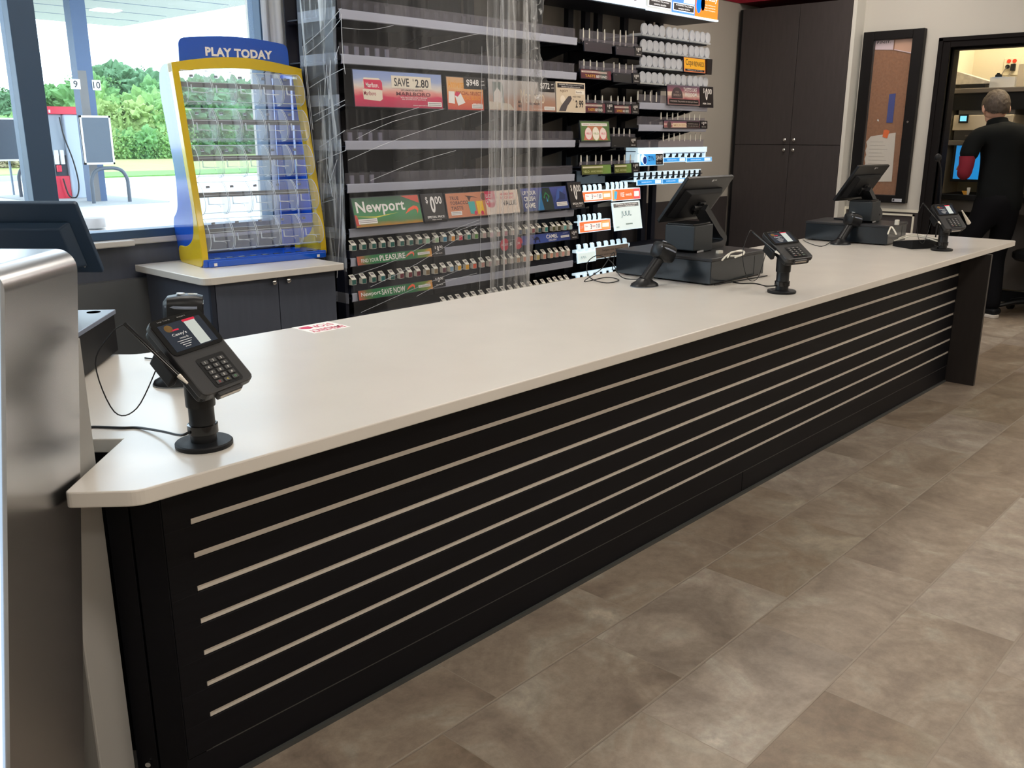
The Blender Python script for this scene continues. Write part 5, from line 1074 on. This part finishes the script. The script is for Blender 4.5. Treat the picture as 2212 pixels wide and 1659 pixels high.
cork([(3.115, 1.545), (3.13, 1.55), (3.128, 1.565), (3.118, 1.56)], WH, 'tiny white paper scrap on the cork left of the blue strip', 'paper', 'paper_scrap')

# ---------------------------------------------------------------- back office
def olabel(o, l, c): return tag(o, l, c)
GRYS = mat('taupe_shelf_laminate', (.13, .115, .105), .5)
t = thing('office_shelf', 'upper taupe office shelf above the person', 'shelf', (8.6, 2.0, 1.78))
MB().box(8.41, 8.86, .9, 2.745, 1.775, 1.815).build('board', GRYS, t, world=True, bev=.006); MB().box(8.44, 8.46, .9, 2.745, 1.64, 1.775).build('apron', BLK2, t, world=True)
t = thing('office_shelf', 'lower taupe office shelf carrying the printer', 'shelf', (8.6, 2.0, 1.37))
MB().box(8.405, 8.86, .9, 2.745, 1.352, 1.394).build('board', GRYS, t, world=True, bev=.006); MB().box(8.62, 8.64, .9, 2.745, 1.25, 1.352).build('apron', BLK2, t, world=True)  # black board below this shelf stands in for its shadow
MB().box(8.5, 8.53, 2.48, 2.51, 1.394, 1.64).build('prop', BLK2, t, world=True)
t = thing('office_printer', 'cream and grey office printer with a small lit screen', 'printer', (8.6, 2.5, 1.395))
MB().box(8.43, 8.80, 2.25, 2.70, 1.395, 1.475).build('paper_drawer', mat('dark_grey_plastic', (.05, .048, .048), .5), t, world=True, bev=.004)
MB().box(8.42, 8.80, 2.25, 2.715, 1.475, 1.600).build('body', mat('cream_plastic', (.62, .55, .44), .5), t, world=True, bev=.006)
MB().box(8.45, 8.80, 2.25, 2.69, 1.600, 1.66).build('scanner_lid', mat('mid_grey_plastic', (.10, .10, .10), .5), t, world=True, bev=.006)
cp = MB().box(8.410, 8.422, 2.595, 2.670, 1.535, 1.606).build('control_panel', BLK, t, world=True, bev=.002)
MB().box(8.406, 8.411, 2.607, 2.657, 1.550, 1.592).build('lit_screen', mat('cyan_screen', (.1, .5, .8), .2, emit=(.25, .75, .95), es=.9), cp, world=True)
MB().box(8.40, 8.43, 2.42, 2.60, 1.425, 1.437).build('tray_lip', GRYS, t, world=True)
t = thing('desk_monitor', 'office monitor with bright blue screen behind the elbow', 'monitor', (8.5, 2.45, .95))
MB().box(8.47, 8.49, 2.16, 2.70, 1.05, 1.365).build('housing', BLK, t, world=True, bev=.003)
MB().box(8.466, 8.471, 2.17, 2.675, 1.072, 1.35).build('blue_screen', mat('bright_blue_screen', (.02, .3, .7), .2, emit=(.02, .28, .72), es=.62), t, world=True)
MB().box(8.465, 8.4705, 2.17, 2.675, 1.062, 1.072).build('taskbar', BLK, t, world=True)
MB().cyl((8.5, 2.44, .95), (8.5, 2.44, 1.06), .02).build('stand', BLK2, t, world=True)
t = thing('office_desk', 'dark office desk with taupe drawers behind the counter end', 'desk', (8.6, 2.0, 0))
MB().box(8.36, 8.85, .9, 2.745, .90, .945).build('worktop', BLK2, t, world=True, bev=.004)
MB().box(8.42, 8.84, .9, 2.74, .80, .898).build('drawer_front', GRYS, t, world=True); MB().box(8.42, 8.84, 2.55, 2.74, 0, .80).build('pedestal', BLK2, t, world=True); MB().box(8.42, 8.84, .9, 1.1, 0, .80).build('pedestal', BLK2, t, world=True)
MB().box(8.80, 8.84, 1.1, 2.55, .12, .80).build('modesty_panel', GRYS, t, world=True)
def flatpaper(nm, lab, cat, box, m, M=None): o = MB().box(*box, M).build(nm, m, bev=.001); tag(o, lab, cat); return o
a = MB(); Mx = Matrix.Translation((8.45, 2.745, 1.818)); a.prism([(0, 0), (-.30, .0), (-.298, .006), (0, .105)], 'x', 0, .22, Mx @ Matrix.Identity(4)); 
o = a.build('folded_brochure', mat('brochure_grey', (.55, .52, .47), .6, var=.4, vscale=30)); tag(o, 'tent-folded printed brochure on the upper office shelf', 'brochure')
flatpaper('flat_device', 'flat black network box under the brochure', 'box', (8.43, 8.60, 2.50, 2.69, 1.8155, 1.845), BLK); bpy.data.objects['folded_brochure'].location.z = .031
t = thing('clear_bin', 'translucent plastic box of blue and black pieces on the upper office shelf', 'box', (8.5, 2.37, 1.8155))
MB().box(8.43, 8.60, 2.28, 2.47, 1.8155, 1.895).build('tub', FROST, t, world=True); MB().box(8.44, 8.59, 2.36, 2.46, 1.888, 1.897).build('blue_bits', flat(50, 130, 200), t, world=True)
for k in range(3): MB().box(8.45+.02*k, 8.46+.02*k, 2.39+.015*k, 2.44, 1.897, 1.915+.008*k).build('black_bit', BLK, t, world=True)
flatpaper('paper_box', 'cream paper box standing at the right on the upper office shelf', 'box', (8.42, 8.50, 2.20, 2.265, 1.8155, 1.99), mat('cream_plastic', (.62, .55, .44), .5))
t = thing('wall_outlet', 'white wall outlet with two red sockets and black plugs', 'outlet', (8.86, 2.42, 2.0))
MB().box(8.853, 8.86, 2.37, 2.50, 1.93, 2.07).build('plate', CREAM, t, world=True, bev=.002)
for y in (2.462, 2.418):
    MB().cyl((8.848, y, 2.045), (8.854, y, 2.045), .016).build('red_socket', flat(215, 60, 30), t, world=True)
MB().cyl((8.835, 2.465, 2.0), (8.854, 2.465, 2.0), .017).build('round_plug', BLK, t, world=True); MB().box(8.82, 8.854, 2.402, 2.438, 1.965, 2.02).build('square_plug', BLK, t, world=True, bev=.003)
MB().tube([(8.83, 2.465, 2.0), (8.80, 2.48, 1.96), (8.72, 2.50, 1.87)], .003).build('cord', GRYS, t, world=True); MB().tube([(8.83, 2.42, 1.97), (8.80, 2.43, 1.93), (8.70, 2.42, 1.87)], .003).build('cord', GRYS, t, world=True)
t = thing('paper_cup', 'yellow and ivory paper wedge beside the person hip', 'paper', (8.3, 2.45, .945))
a = MB(); p = [P(2077, 412, x=8.40), P(2088, 412, x=8.40), P(2092, 424, x=8.40), P(2085, 428, x=8.40)]; a.poly(p); a.poly([q+Vector((.004, 0, 0)) for q in p][::-1]); a.build('yellow_side', flat(240, 175, 60), t, world=True)
a = MB(); p = [P(2089, 405, x=8.39), P(2097, 405, x=8.39), P(2093, 420, x=8.39), P(2088, 424, x=8.39)]; a.poly(p); a.poly([q+Vector((.004, 0, 0)) for q in p][::-1]); a.build('ivory_side', WHITEP, t, world=True)
# swivel chair
t = thing('office_chair', 'black swivel chair half hidden behind the counter end', 'chair', (8.32, 1.86, 0))
MB().lathe([(0, .45), (.20, .45), (.22, .47), (.22, .51), (.19, .53), (0, .53)], n=28).build('seat', BLK2, t, smooth=True)
MB().cyl((0, 0, .12), (0, 0, .46), .028).build('column', BLK, t)
for k in range(5):
    q = 2*PI*k/5+.9; c_, s_ = math.cos(q), math.sin(q); lg = MB().tube([(0, 0, .12), (c_*.15, s_*.15, .105), (c_*.29, s_*.29, .07)], lambda u: .025-.009*u, 8).build('leg', BLK, t, smooth=True)
    MB().cyl((c_*.29-s_*.02, s_*.29+c_*.02, .03), (c_*.29+s_*.02, s_*.29-c_*.02, .03), .03, n=16).build('caster', BLK, lg)
a = MB(); a.prism(rrect(-.21, .21, .60, 1.02, .07), 'y', -.03, .03, Matrix.Translation((.10, -.22, 0)) @ Matrix.Rotation(R(20), 4, 'Z')); a.box(.07, .13, -.24, -.18, .50, .66); a.build('backrest', BLK2, t, bev=.02)

# ---------------------------------------------------------------- person in the office doorway, seen from behind
PM = Matrix(((.682, .7314, 0, 7.93), (-.7314, .682, 0, 2.26), (0, 0, 1, 0), (0, 0, 0, 1)))
person = thing('person', 'person seen from behind in black polo shirt, standing in the office doorway', 'person', M=PM)
def skinned(verts, edges, root=0, sub=2):
    me = bpy.data.meshes.new('s'); me.from_pydata([v[:3] for v in verts], edges, []); o = bpy.data.objects.new('s', me); COL.objects.link(o)
    sk = o.modifiers.new('k', 'SKIN'); sk.use_smooth_shade = True; lay = me.skin_vertices[0] if me.skin_vertices else None
    if lay is None:
        bm = bmesh.new(); bm.from_mesh(me); bm.verts.layers.skin.verify(); bm.to_mesh(me); bm.free(); lay = me.skin_vertices[0]
    for i, v in enumerate(verts): lay.data[i].radius = (v[3], v[4] if len(v) > 4 else v[3]); lay.data[i].use_root = (i == root)
    ss = o.modifiers.new('u', 'SUBSURF'); ss.levels = sub; ss.render_levels = sub
    dg = bpy.context.evaluated_depsgraph_get(); m2_ = bpy.data.meshes.new_from_object(o.evaluated_get(dg)); bpy.data.objects.remove(o)
    a = MB(); a.bm.from_mesh(m2_); return a
LSH, LEL, LWR = (-.105, .03, 1.43), (-.165, .0, 1.155), (-.03, .25, 1.19)
RSH, REL, RWR = (.365, .03, 1.43), (.43, .02, 1.155), (.30, .27, 1.17)
LH, LK, LF = (.02, -.02, .90), (-.10, .06, .50), (-.20, .0, .07)
RH, RK, RF = (.19, -.02, .90), (.18, .03, .50), (.155, -.07, .07)
V = [(.125, -.01, .95, .10, .075), (.13, .01, 1.10, .095, .07), (.13, .03, 1.28, .11, .075), (.12, .05, 1.42, .09, .06), (.10, .085, 1.50, .050, .050), (.075, .115, 1.57, .050, .050),
     (*LSH, .045, .045), (*LEL, .036, .036), (*LWR, .028, .024), (*RSH, .045, .045), (*REL, .036, .036), (*RWR, .028, .024),
     (*LH, .07, .07), (*LK, .048, .048), (*LF, .036, .036), (*RH, .07, .07), (*RK, .048, .048), (*RF, .036, .036)]
Ed = [(0, 1), (1, 2), (2, 3), (3, 4), (4, 5), (3, 6), (6, 7), (7, 8), (3, 9), (9, 10), (10, 11), (0, 12), (12, 13), (13, 14), (0, 15), (15, 16), (16, 17)]
a = skinned(V, Ed)
# head, bowed forward: skull, face, nose, ears
HM = Matrix.Translation((.082, .150, 1.652)) @ Matrix.Rotation(R(-10), 4, 'Z') @ Matrix.Rotation(R(-28), 4, 'X') @ Matrix.Diagonal((1.12, 1.12, 1.12, 1))
def hb(c, r, amp=0, sub=3): a.blob(HM @ Vector(c), r, sub, amp, 2, HM.to_3x3().to_4x4())
HRS = None
hb((0, 0, 0), (.080, .098, .105)); hb((0, .035, -.055), (.060, .060, .065)); hb((0, .098, -.018), (.013, .020, .024), 0, 2); hb((0, .088, -.062), (.025, .012, .009), 0, 2)
for s_ in (-1, 1):
    hb((s_*.084, -.010, -.020), (.010, .020, .034), 0, 2); hb((s_*.030, .088, .008), (.014, .008, .008), 0, 2)
def hand(w, side):
    W_ = Vector(w); f_ = Vector((.05*-side, 1, .05)).normalized(); lat = Vector((side, 0, 0)); 
    a.tube([W_-f_*.02, W_+f_*.03, W_+f_*.085], lambda u: .024+.008*math.sin(PI*u), 12)
    for k, L_ in enumerate((.062, .072, .078, .068)):
        o_ = W_+f_*.080+lat*(.024-.016*k); a.tube([o_, o_+f_*L_*.45+Vector((0, 0, -.006)), o_+f_*L_*.8+Vector((0, 0, -.022)), o_+f_*L_+Vector((0, 0, -.038))], lambda u: .0088-.0022*u, 8, 3)
    o_ = W_+f_*.02-lat*.022; a.tube([o_, o_-lat*.022+f_*.03, o_-lat*.028+f_*.062+Vector((0, 0, -.012))], lambda u: .0108-.003*u, 8, 3)
hand(LWR, -1); hand(RWR, 1)
body_ = a.build('body', SKIN, person, smooth=True)
# hair
a = MB(); g = bmesh.ops.create_icosphere(a.bm, subdivisions=5, radius=1)
for v in g['verts']:
    c = v.co.copy(); k = 1+.05*noise.noise(c*5)+.02*noise.noise(c*16)
    v.co = Vector((c.x*.090*k, c.y*.108*k, c.z*.113*k))
dele = [v for v in a.bm.verts if v.co.z < (-.094 if v.co.y < -.045 else (-.094+(v.co.y+.045)*1.8 if v.co.y < .0 else -.010+max(0, v.co.y-.02)*1.6))]
bmesh.ops.delete(a.bm, geom=dele, context='VERTS')
bmesh.ops.transform(a.bm, matrix=HM @ Matrix.Translation((0, -.006, .006)), verts=a.bm.verts)
a.build('hair', HAIR, body_, smooth=True)
# shirt
V = [(.13, -.01, .80, .185, .135), (.13, -.01, .92, .190, .135), (.135, .02, 1.12, .190, .128), (.135, .03, 1.30, .205, .130), (.125, .045, 1.425, .170, .100), (.098, .085, 1.505, .078, .072),
     (-.095, .03, 1.43, .082, .082), (-.145, .01, 1.33, .076, .076), (-.163, .002, 1.235, .074, .074), (.365, .03, 1.43, .082, .082), (.405, .02, 1.33, .076, .076), (.425, .02, 1.235, .074, .074)]
a = skinned(V, [(0, 1), (1, 2), (2, 3), (3, 4), (4, 5), (4, 6), (6, 7), (7, 8), (4, 9), (9, 10), (10, 11)])
shirt = a.build('polo_shirt', SHIRT, person, smooth=True)
a = MB(); CM = Matrix.Translation((.088, .098, 1.520)) @ Matrix.Rotation(R(-22), 4, 'X')
a.lathe([(.078, -.018), (.083, .0), (.076, .030), (.070, .032), (.074, .0), (.070, -.018)], n=32, M=CM, sx=1, sy=.92); a.build('collar', SHIRT, shirt, smooth=True)
# dark red long sleeves showing below the short black sleeves
for (e_, w_) in ((LEL, LWR), (REL, RWR)):
    E0 = Vector(e_); W0 = Vector(w_); up = E0+Vector((0, .0, .12))
    a = MB(); a.tube([up, E0+Vector((0, .0, .05)), E0+Vector((0, .02, -.012)), E0.lerp(W0, .35)+Vector((0, 0, -.004)), E0.lerp(W0, .7), E0.lerp(W0, 1.0)], lambda u: .060-.022*u, 18); a.build('red_sleeve', MAROON, person, smooth=True)
V = [(.125, -.01, 1.04, .150, .110), (.12, -.015, .90, .170, .125), (LH[0], -.02, .80, .108, .105), (-.045, .02, .66, .095, .09), (*LK, .078, .078), (-.155, .03, .28, .070, .070), (-.198, .0, .045, .070, .078),
     (RH[0], -.02, .80, .108, .105), (.19, .0, .66, .095, .09), (*RK, .078, .078), (.168, -.03, .28, .070, .070), (.156, -.065, .045, .070, .078)]
a = skinned(V, [(0, 1), (1, 2), (2, 3), (3, 4), (4, 5), (5, 6), (1, 7), (7, 8), (8, 9), (9, 10), (10, 11)]); a.build('trousers', PANTS, person, smooth=True)
for (fx_, fy_, rz) in ((LF[0], LF[1], .25), (RF[0], RF[1], .45)):
    M = Matrix.Translation((fx_, fy_, 0)) @ Matrix.Rotation(rz, 4, 'Z'); pr = rpoly([(-.038, -.06), (.038, -.06), (.048, .10), (.030, .20), (-.030, .20), (-.045, .10)], .03, 4)
    sh = MB().prism(pr, 'z', .026, .075, M).build('shoe', BLK2, person, bev=.015)
    MB().prism([(x*1.06, y*1.03-.002) for x, y in pr], 'z', 0.0, .028, M).build('sole', mat('off_white_sole', (.62, .58, .54), .6), sh, bev=.006)

# ---------------------------------------------------------------- outside the window
GZ = -.1
def oground(nm, x0, x1, y0, y1, z, m, kind='structure', lab=None):
    o = MB().box(x0, x1, y0, y1, z-.2, z).build(nm, m); o['kind'] = kind
    if lab: o['label'] = lab
    return o
oground('forecourt', -60, 90, YW+.6, 34.5, GZ, mat('pale_concrete', (.62, .62, .60), .8, var=.05, vscale=.6))
oground('pump_island', 8.2, 10.4, 20.8, 26, GZ+.02, mat('grey_concrete', (.38, .39, .40), .85, var=.1, vscale=1))
oground('lawn', -60, 90, 34.5, 39, GZ+.05, mat('mown_grass', (.10, .24, .04), .9, var=.35, vscale=3), lab='strip of mown green lawn beyond the forecourt')
oground('meadow', -60, 120, 39, 110, GZ+.05, mat('meadow_grass', (.26, .36, .09), .9, var=.4, vscale=.5, stretch=(1, 3, 1)), lab='yellow-green meadow below the trees')
o = MB().box(7, 12, 34.3, 34.6, GZ, GZ+.18).build('kerb', mat('grey_concrete', (.38, .39, .40), .85)); tag(o, 'low concrete kerb at the edge of the lawn', 'kerb')
# canopy over the pumps
CNP = mat('canopy_soffit_white', (.40, .42, .385), .6); 
t = thing('pump_canopy', 'huge flat white canopy over the fuel pumps with a dark lower edge', 'canopy', (5, 22, 4.5))
MB().box(-14, 12.55, 17.0, 27.0, 4.50, 5.4).build('roof_slab', CNP, t, world=True)
MB().box(-14, 12.62, 16.93, 27.07, 4.44, 4.53).build('lower_edge', mat('canopy_edge_blue', (.035, .06, .11), .5), t, world=True)
MB().box(-14, 12.57, 16.98, 27.02, 4.425, 4.49).build('soffit', CNP, t, world=True)
for k in range(6): MB().box(-13.8, 12.3, 17.6+1.55*k, 17.63+1.55*k, 4.416, 4.426).build('soffit_seam', FRAMEL, t, world=True)
for (x, y) in ((10.6, 19.2), (10.4, 23.5), (6.2, 19.4)): MB().box(x, x+.6, y, y+.5, 4.40, 4.426).build('canopy_lamp', mat('canopy_lamp', (1, 1, 1), .5, emit=(1, .97, .9), es=3), t, world=True)
t = thing('canopy_column', 'tall slate blue steel column holding the pump canopy', 'column', (9.28, 22.0, GZ))
MB().box(-.17, .17, 0, .34, 0, 4.6).build('shaft', mat('column_slate_blue', (.055, .10, .20), .5), t); MB().box(-.172, .02, -.005, .0, 0, 2.95).build('cladding', mat('column_taupe', (.16, .15, .15), .6), t)
for s_, tx, x0, x1, z0, z1, m_ in ((-1, '9', 8.91, 9.135, 2.44, 2.66, 'left'), (1, '10', 9.40, 9.60, 2.43, 2.66, 'right')):
    t = thing('pump_number_sign', 'white flag sign with a dark number, on the %s side of the canopy column' % m_, 'sign', (x0, 21.98, z0))
    MB().box(0, x1-x0, 0, .02, 0, z1-z0).build('plate', mat('white_plate', (.8, .8, .8), .5), t, bev=.01)
    a = MB(); a.text(tx, (x1-x0)/2+(.0 if s_ < 0 else .0), (z1-z0)/2, .15, None, Matrix.Translation((0, -.002, 0)) @ Matrix.Rotation(PI/2, 4, 'X'), .02, 0); a.build('lettering', INK, t)
t = thing('screen_board', 'dark panel in a white frame standing in front of the canopy column', 'sign board', (8.82, 21.5, GZ))
WF = mat('white_plate', (.8, .8, .8), .5)
MB().box(0, .69, 0, .04, .88, 1.96).build('panel', mat('dark_slate_panel', (.06, .08, .11), .4), t); a = MB()
a.box(0, .69, -.01, .05, .88, .925); a.box(0, .69, -.01, .05, 1.915, 1.96); a.box(0, .04, -.01, .05, .88, 1.96); a.box(.65, .69, -.01, .05, .88, 1.96); a.build('white_frame', WF, t)
MB().box(.25, .30, .05, .5, 1.3, 1.36).build('mount', FRAMEL, t)
t = thing('screen_board', 'second framed dark panel, mostly hidden behind the thick window post', 'sign board', (8.45, 26.0, GZ))
MB().box(0, .65, 0, .04, .88, 1.96).build('panel', mat('dark_slate_panel', (.06, .08, .11), .4), t); a = MB()
a.box(0, .65, -.01, .05, .88, .925); a.box(0, .65, -.01, .05, 1.915, 1.96); a.box(0, .04, -.01, .05, .88, 1.96); a.box(.61, .65, -.01, .05, .88, 1.96); a.build('white_frame', WF, t); MB().box(.3, .34, .04, .10, 0, 1.4).build('post', FRAMEL, t)
t = thing('fuel_pump', 'pale grey fuel pump with a red top and red lower door', 'fuel pump', (9.3, 23.6, GZ))
PG = mat('pump_pale_grey', (.45, .51, .60), .35); PR = mat('pump_red', (.70, .015, .05), .35)
MB().box(0, .50, 0, .75, 0, 2.02).build('cabinet', PG, t, bev=.03); MB().box(-.36, .0, .1, .6, 1.05, 2.02).build('pump_head', mat('pump_mid_grey', (.32, .36, .42), .4), t, bev=.02)
MB().box(-.38, .50, -.03, .78, 2.02, 2.20).build('red_top', PR, t, bev=.01); MB().box(-.36, -.0, .05, .6, 0, .56).build('red_door', PR, t, bev=.01)
MB().box(-.30, -.02, .1, .5, .56, 1.05).build('hose_bay', mat('dark_bay', (.02, .025, .04), .5), t)
for x in (-.30, -.17): MB().box(x, x+.09, .02, .1, 1.02-.18, 1.18).build('nozzle_boot', WF, t, bev=.01)
MB().box(-.28, -.18, .0, .1, .66, .82).build('nozzle', PR, t, bev=.02)
MB().tube([(-.10, -.02, 1.95), (-.06, -.05, 1.5), (.08, -.08, .9), (.14, -.08, .35), (.05, -.08, .05), (-.12, -.06, .10), (-.20, -.04, .5)], .018, 8).build('hose', BLK, t, smooth=True)
MB().box(-.34, -.30, -.035, -.03, 2.05, 2.12).build('top_mark', WF, t)
HB = mat('dark_blue_grey_tube', (.07, .085, .11), .45)
def hoop(x0, x1, y, lab):
    t = MB().tube([(x0, y, GZ), (x0, y, GZ+.35), (x0+.01, y, GZ+.55), (x0+.10, y, GZ+.72), (x0+.25, y, GZ+.79), ((x0+x1)/2, y, GZ+.80), (x1-.25, y, GZ+.79), (x1-.10, y, GZ+.72), (x1-.01, y, GZ+.55), (x1, y, GZ+.35), (x1, y, GZ)], .042, 10).build('hoop_bollard', HB, smooth=True)
    tag(t, lab, 'bollard')
hoop(8.88, 9.72, 21.4, 'dark hoop bollard in front of the canopy column'); hoop(8.58, 9.4, 25.0, 'dark hoop bollard cut by the thick window post, farther left')
t = thing('stacked_planter', 'round stone planter seen just above the window sill', 'planter', (4.13, 10.0, GZ))
for k, (z0, z1) in enumerate(((0, .45), (.47, .55), (.565, .67))): MB().lathe([(0, z0), (.105, z0), (.11, z0+.01), (.11, z1-.01), (.105, z1), (0, z1)], n=24).build('stone_ring', mat('taupe_stone', (.22, .19, .18), .4, var=.3, vscale=8), t, smooth=True)
# trees
def leafm(nm, c, v=.45): return mat(nm, c, .8, var=v, vscale=3.0, bump=.9, bscale=2.2)
LM_ = [leafm('leaf_deep_green', (.085, .19, .085)), leafm('leaf_mid_green', (.11, .25, .075)), leafm('leaf_light_green', (.16, .30, .085)), leafm('leaf_yellow_green', (.23, .33, .10)), leafm('brown_twigs', (.26, .22, .13), .5)]
TR = mat('grey_bark', (.12, .09, .07), .9)
def tree(x, y, w, h, k, lab, base=.25, cat='tree', nb=13):
    t = thing('tree' if cat == 'tree' else 'bush', lab, cat, (x, y, GZ)); rnd = random.Random(int(x*31+y*7))
    MB().cyl((0, 0, 0), (0, 0, h*.5), w*.05, w*.03, 8).build('trunk', TR, t)
    a = MB()
    for i in range(nb):
        q = rnd.random()*2*PI; zz = h*(base+(.90-base)*((i+.5)/nb)); rad = w*.5*math.sin(PI*min(1, .28+.72*(1-(zz/h-base)/(1-base))))*.75*math.sqrt(rnd.random())
        r_ = w*(.17+.13*rnd.random())*(1.15-.45*zz/h)
        a.blob((rad*math.cos(q), rad*math.sin(q), zz), (r_, r_, r_*(.8+.4*rnd.random())), 4, .8, 3.4)
    a.build('crown', LM_[k], t)
    # leaf sprays around the crown for a ragged outline
    a = MB()
    for i in range(nb*110):
        q = rnd.random()*2*PI; zz = h*(base*.6+(1.02-base*.6)*rnd.random()); rad = w*.5*(1.1-.75*max(0, (zz/h-.5)))*(.55+.5*rnd.random()); s = .04+.085*rnd.random()
        c = Vector((rad*math.cos(q), rad*math.sin(q), zz)); d1 = Vector((rnd.uniform(-1, 1), rnd.uniform(-1, 1), rnd.uniform(-1, 1))).normalized()*s; d2 = d1.cross(Vector((rnd.uniform(-1, 1), rnd.uniform(-1, 1), rnd.uniform(-1, 1)))).normalized()*s*.7
        a.poly([c-d1, c+d2, c+d1, c-d2])
    lf = a.build('leaf_sprays', LM_[k], t); lf['kind'] = 'stuff'
def tx(px, y): return P(px, 330, y=y).x
tl = [(-18, 72, 4.2, 4.6, 1), (8, 74, 4.2, 4.7, 0), (30, 72, 3.8, 4.3, 1), (48, 70, 3.6, 4.2, 0), (118, 74, 4.4, 4.6, 0), (140, 72, 3.8, 5.0, 1), (160, 74, 3.6, 4.9, 0), (178, 72, 3.6, 4.5, 1), (200, 76, 3.6, 4.6, 0), (215, 70, 5.0, 5.6, 1), (246, 73, 6.0, 6.5, 0), (282, 74, 6.4, 6.6, 0), (318, 72, 5.6, 5.7, 0),
      (345, 70, 5.2, 5.2, 1), (240, 64, 4.6, 3.9, 2), (268, 62, 4.4, 3.4, 3), (296, 63, 4.8, 3.7, 2), (325, 62, 4.6, 3.4, 3), (352, 64, 4.6, 3.8, 2), (380, 68, 5.5, 5.2, 1), (420, 68, 6, 5.4, 0), (460, 70, 6, 5.2, 1), (510, 70, 6.5, 5.4, 0), (550, 72, 6.5, 5.4, 1), (5, 60, 3.4, 2.4, 2), (60, 62, 3.6, 2.4, 2), (-40, 70, 5, 5, 0)]
nm_ = ['deep green tree', 'mid green tree', 'light green tree', 'yellow-green tree']
seq = sorted(range(len(tl)), key=lambda i: tl[i][0]); rank = {i: k for k, i in enumerate(seq)}
for i, (px, y, w_, h_, k) in enumerate(tl):
    tree(tx(px, y), y, w_, h_, k, 'bushy %s beyond the meadow, %s from the left in the line of trees' % (nm_[k], ORD[rank[i]]))
tree(tx(20, 48), 48, 3.6, 1.95, 4, 'round brown twiggy bush left of the thick window post', .1, 'bush', 12)
for i, (px, w_) in enumerate(((236, 1.8), (262, 2.2), (300, 2.4), (335, 2.2))): tree(tx(px, 60), 60, w_*1.2, 1.5, (3, 2, 1, 2)[i], 'low bush at the foot of the trees, %s from the left' % ORD[i], .1, 'bush', 8)
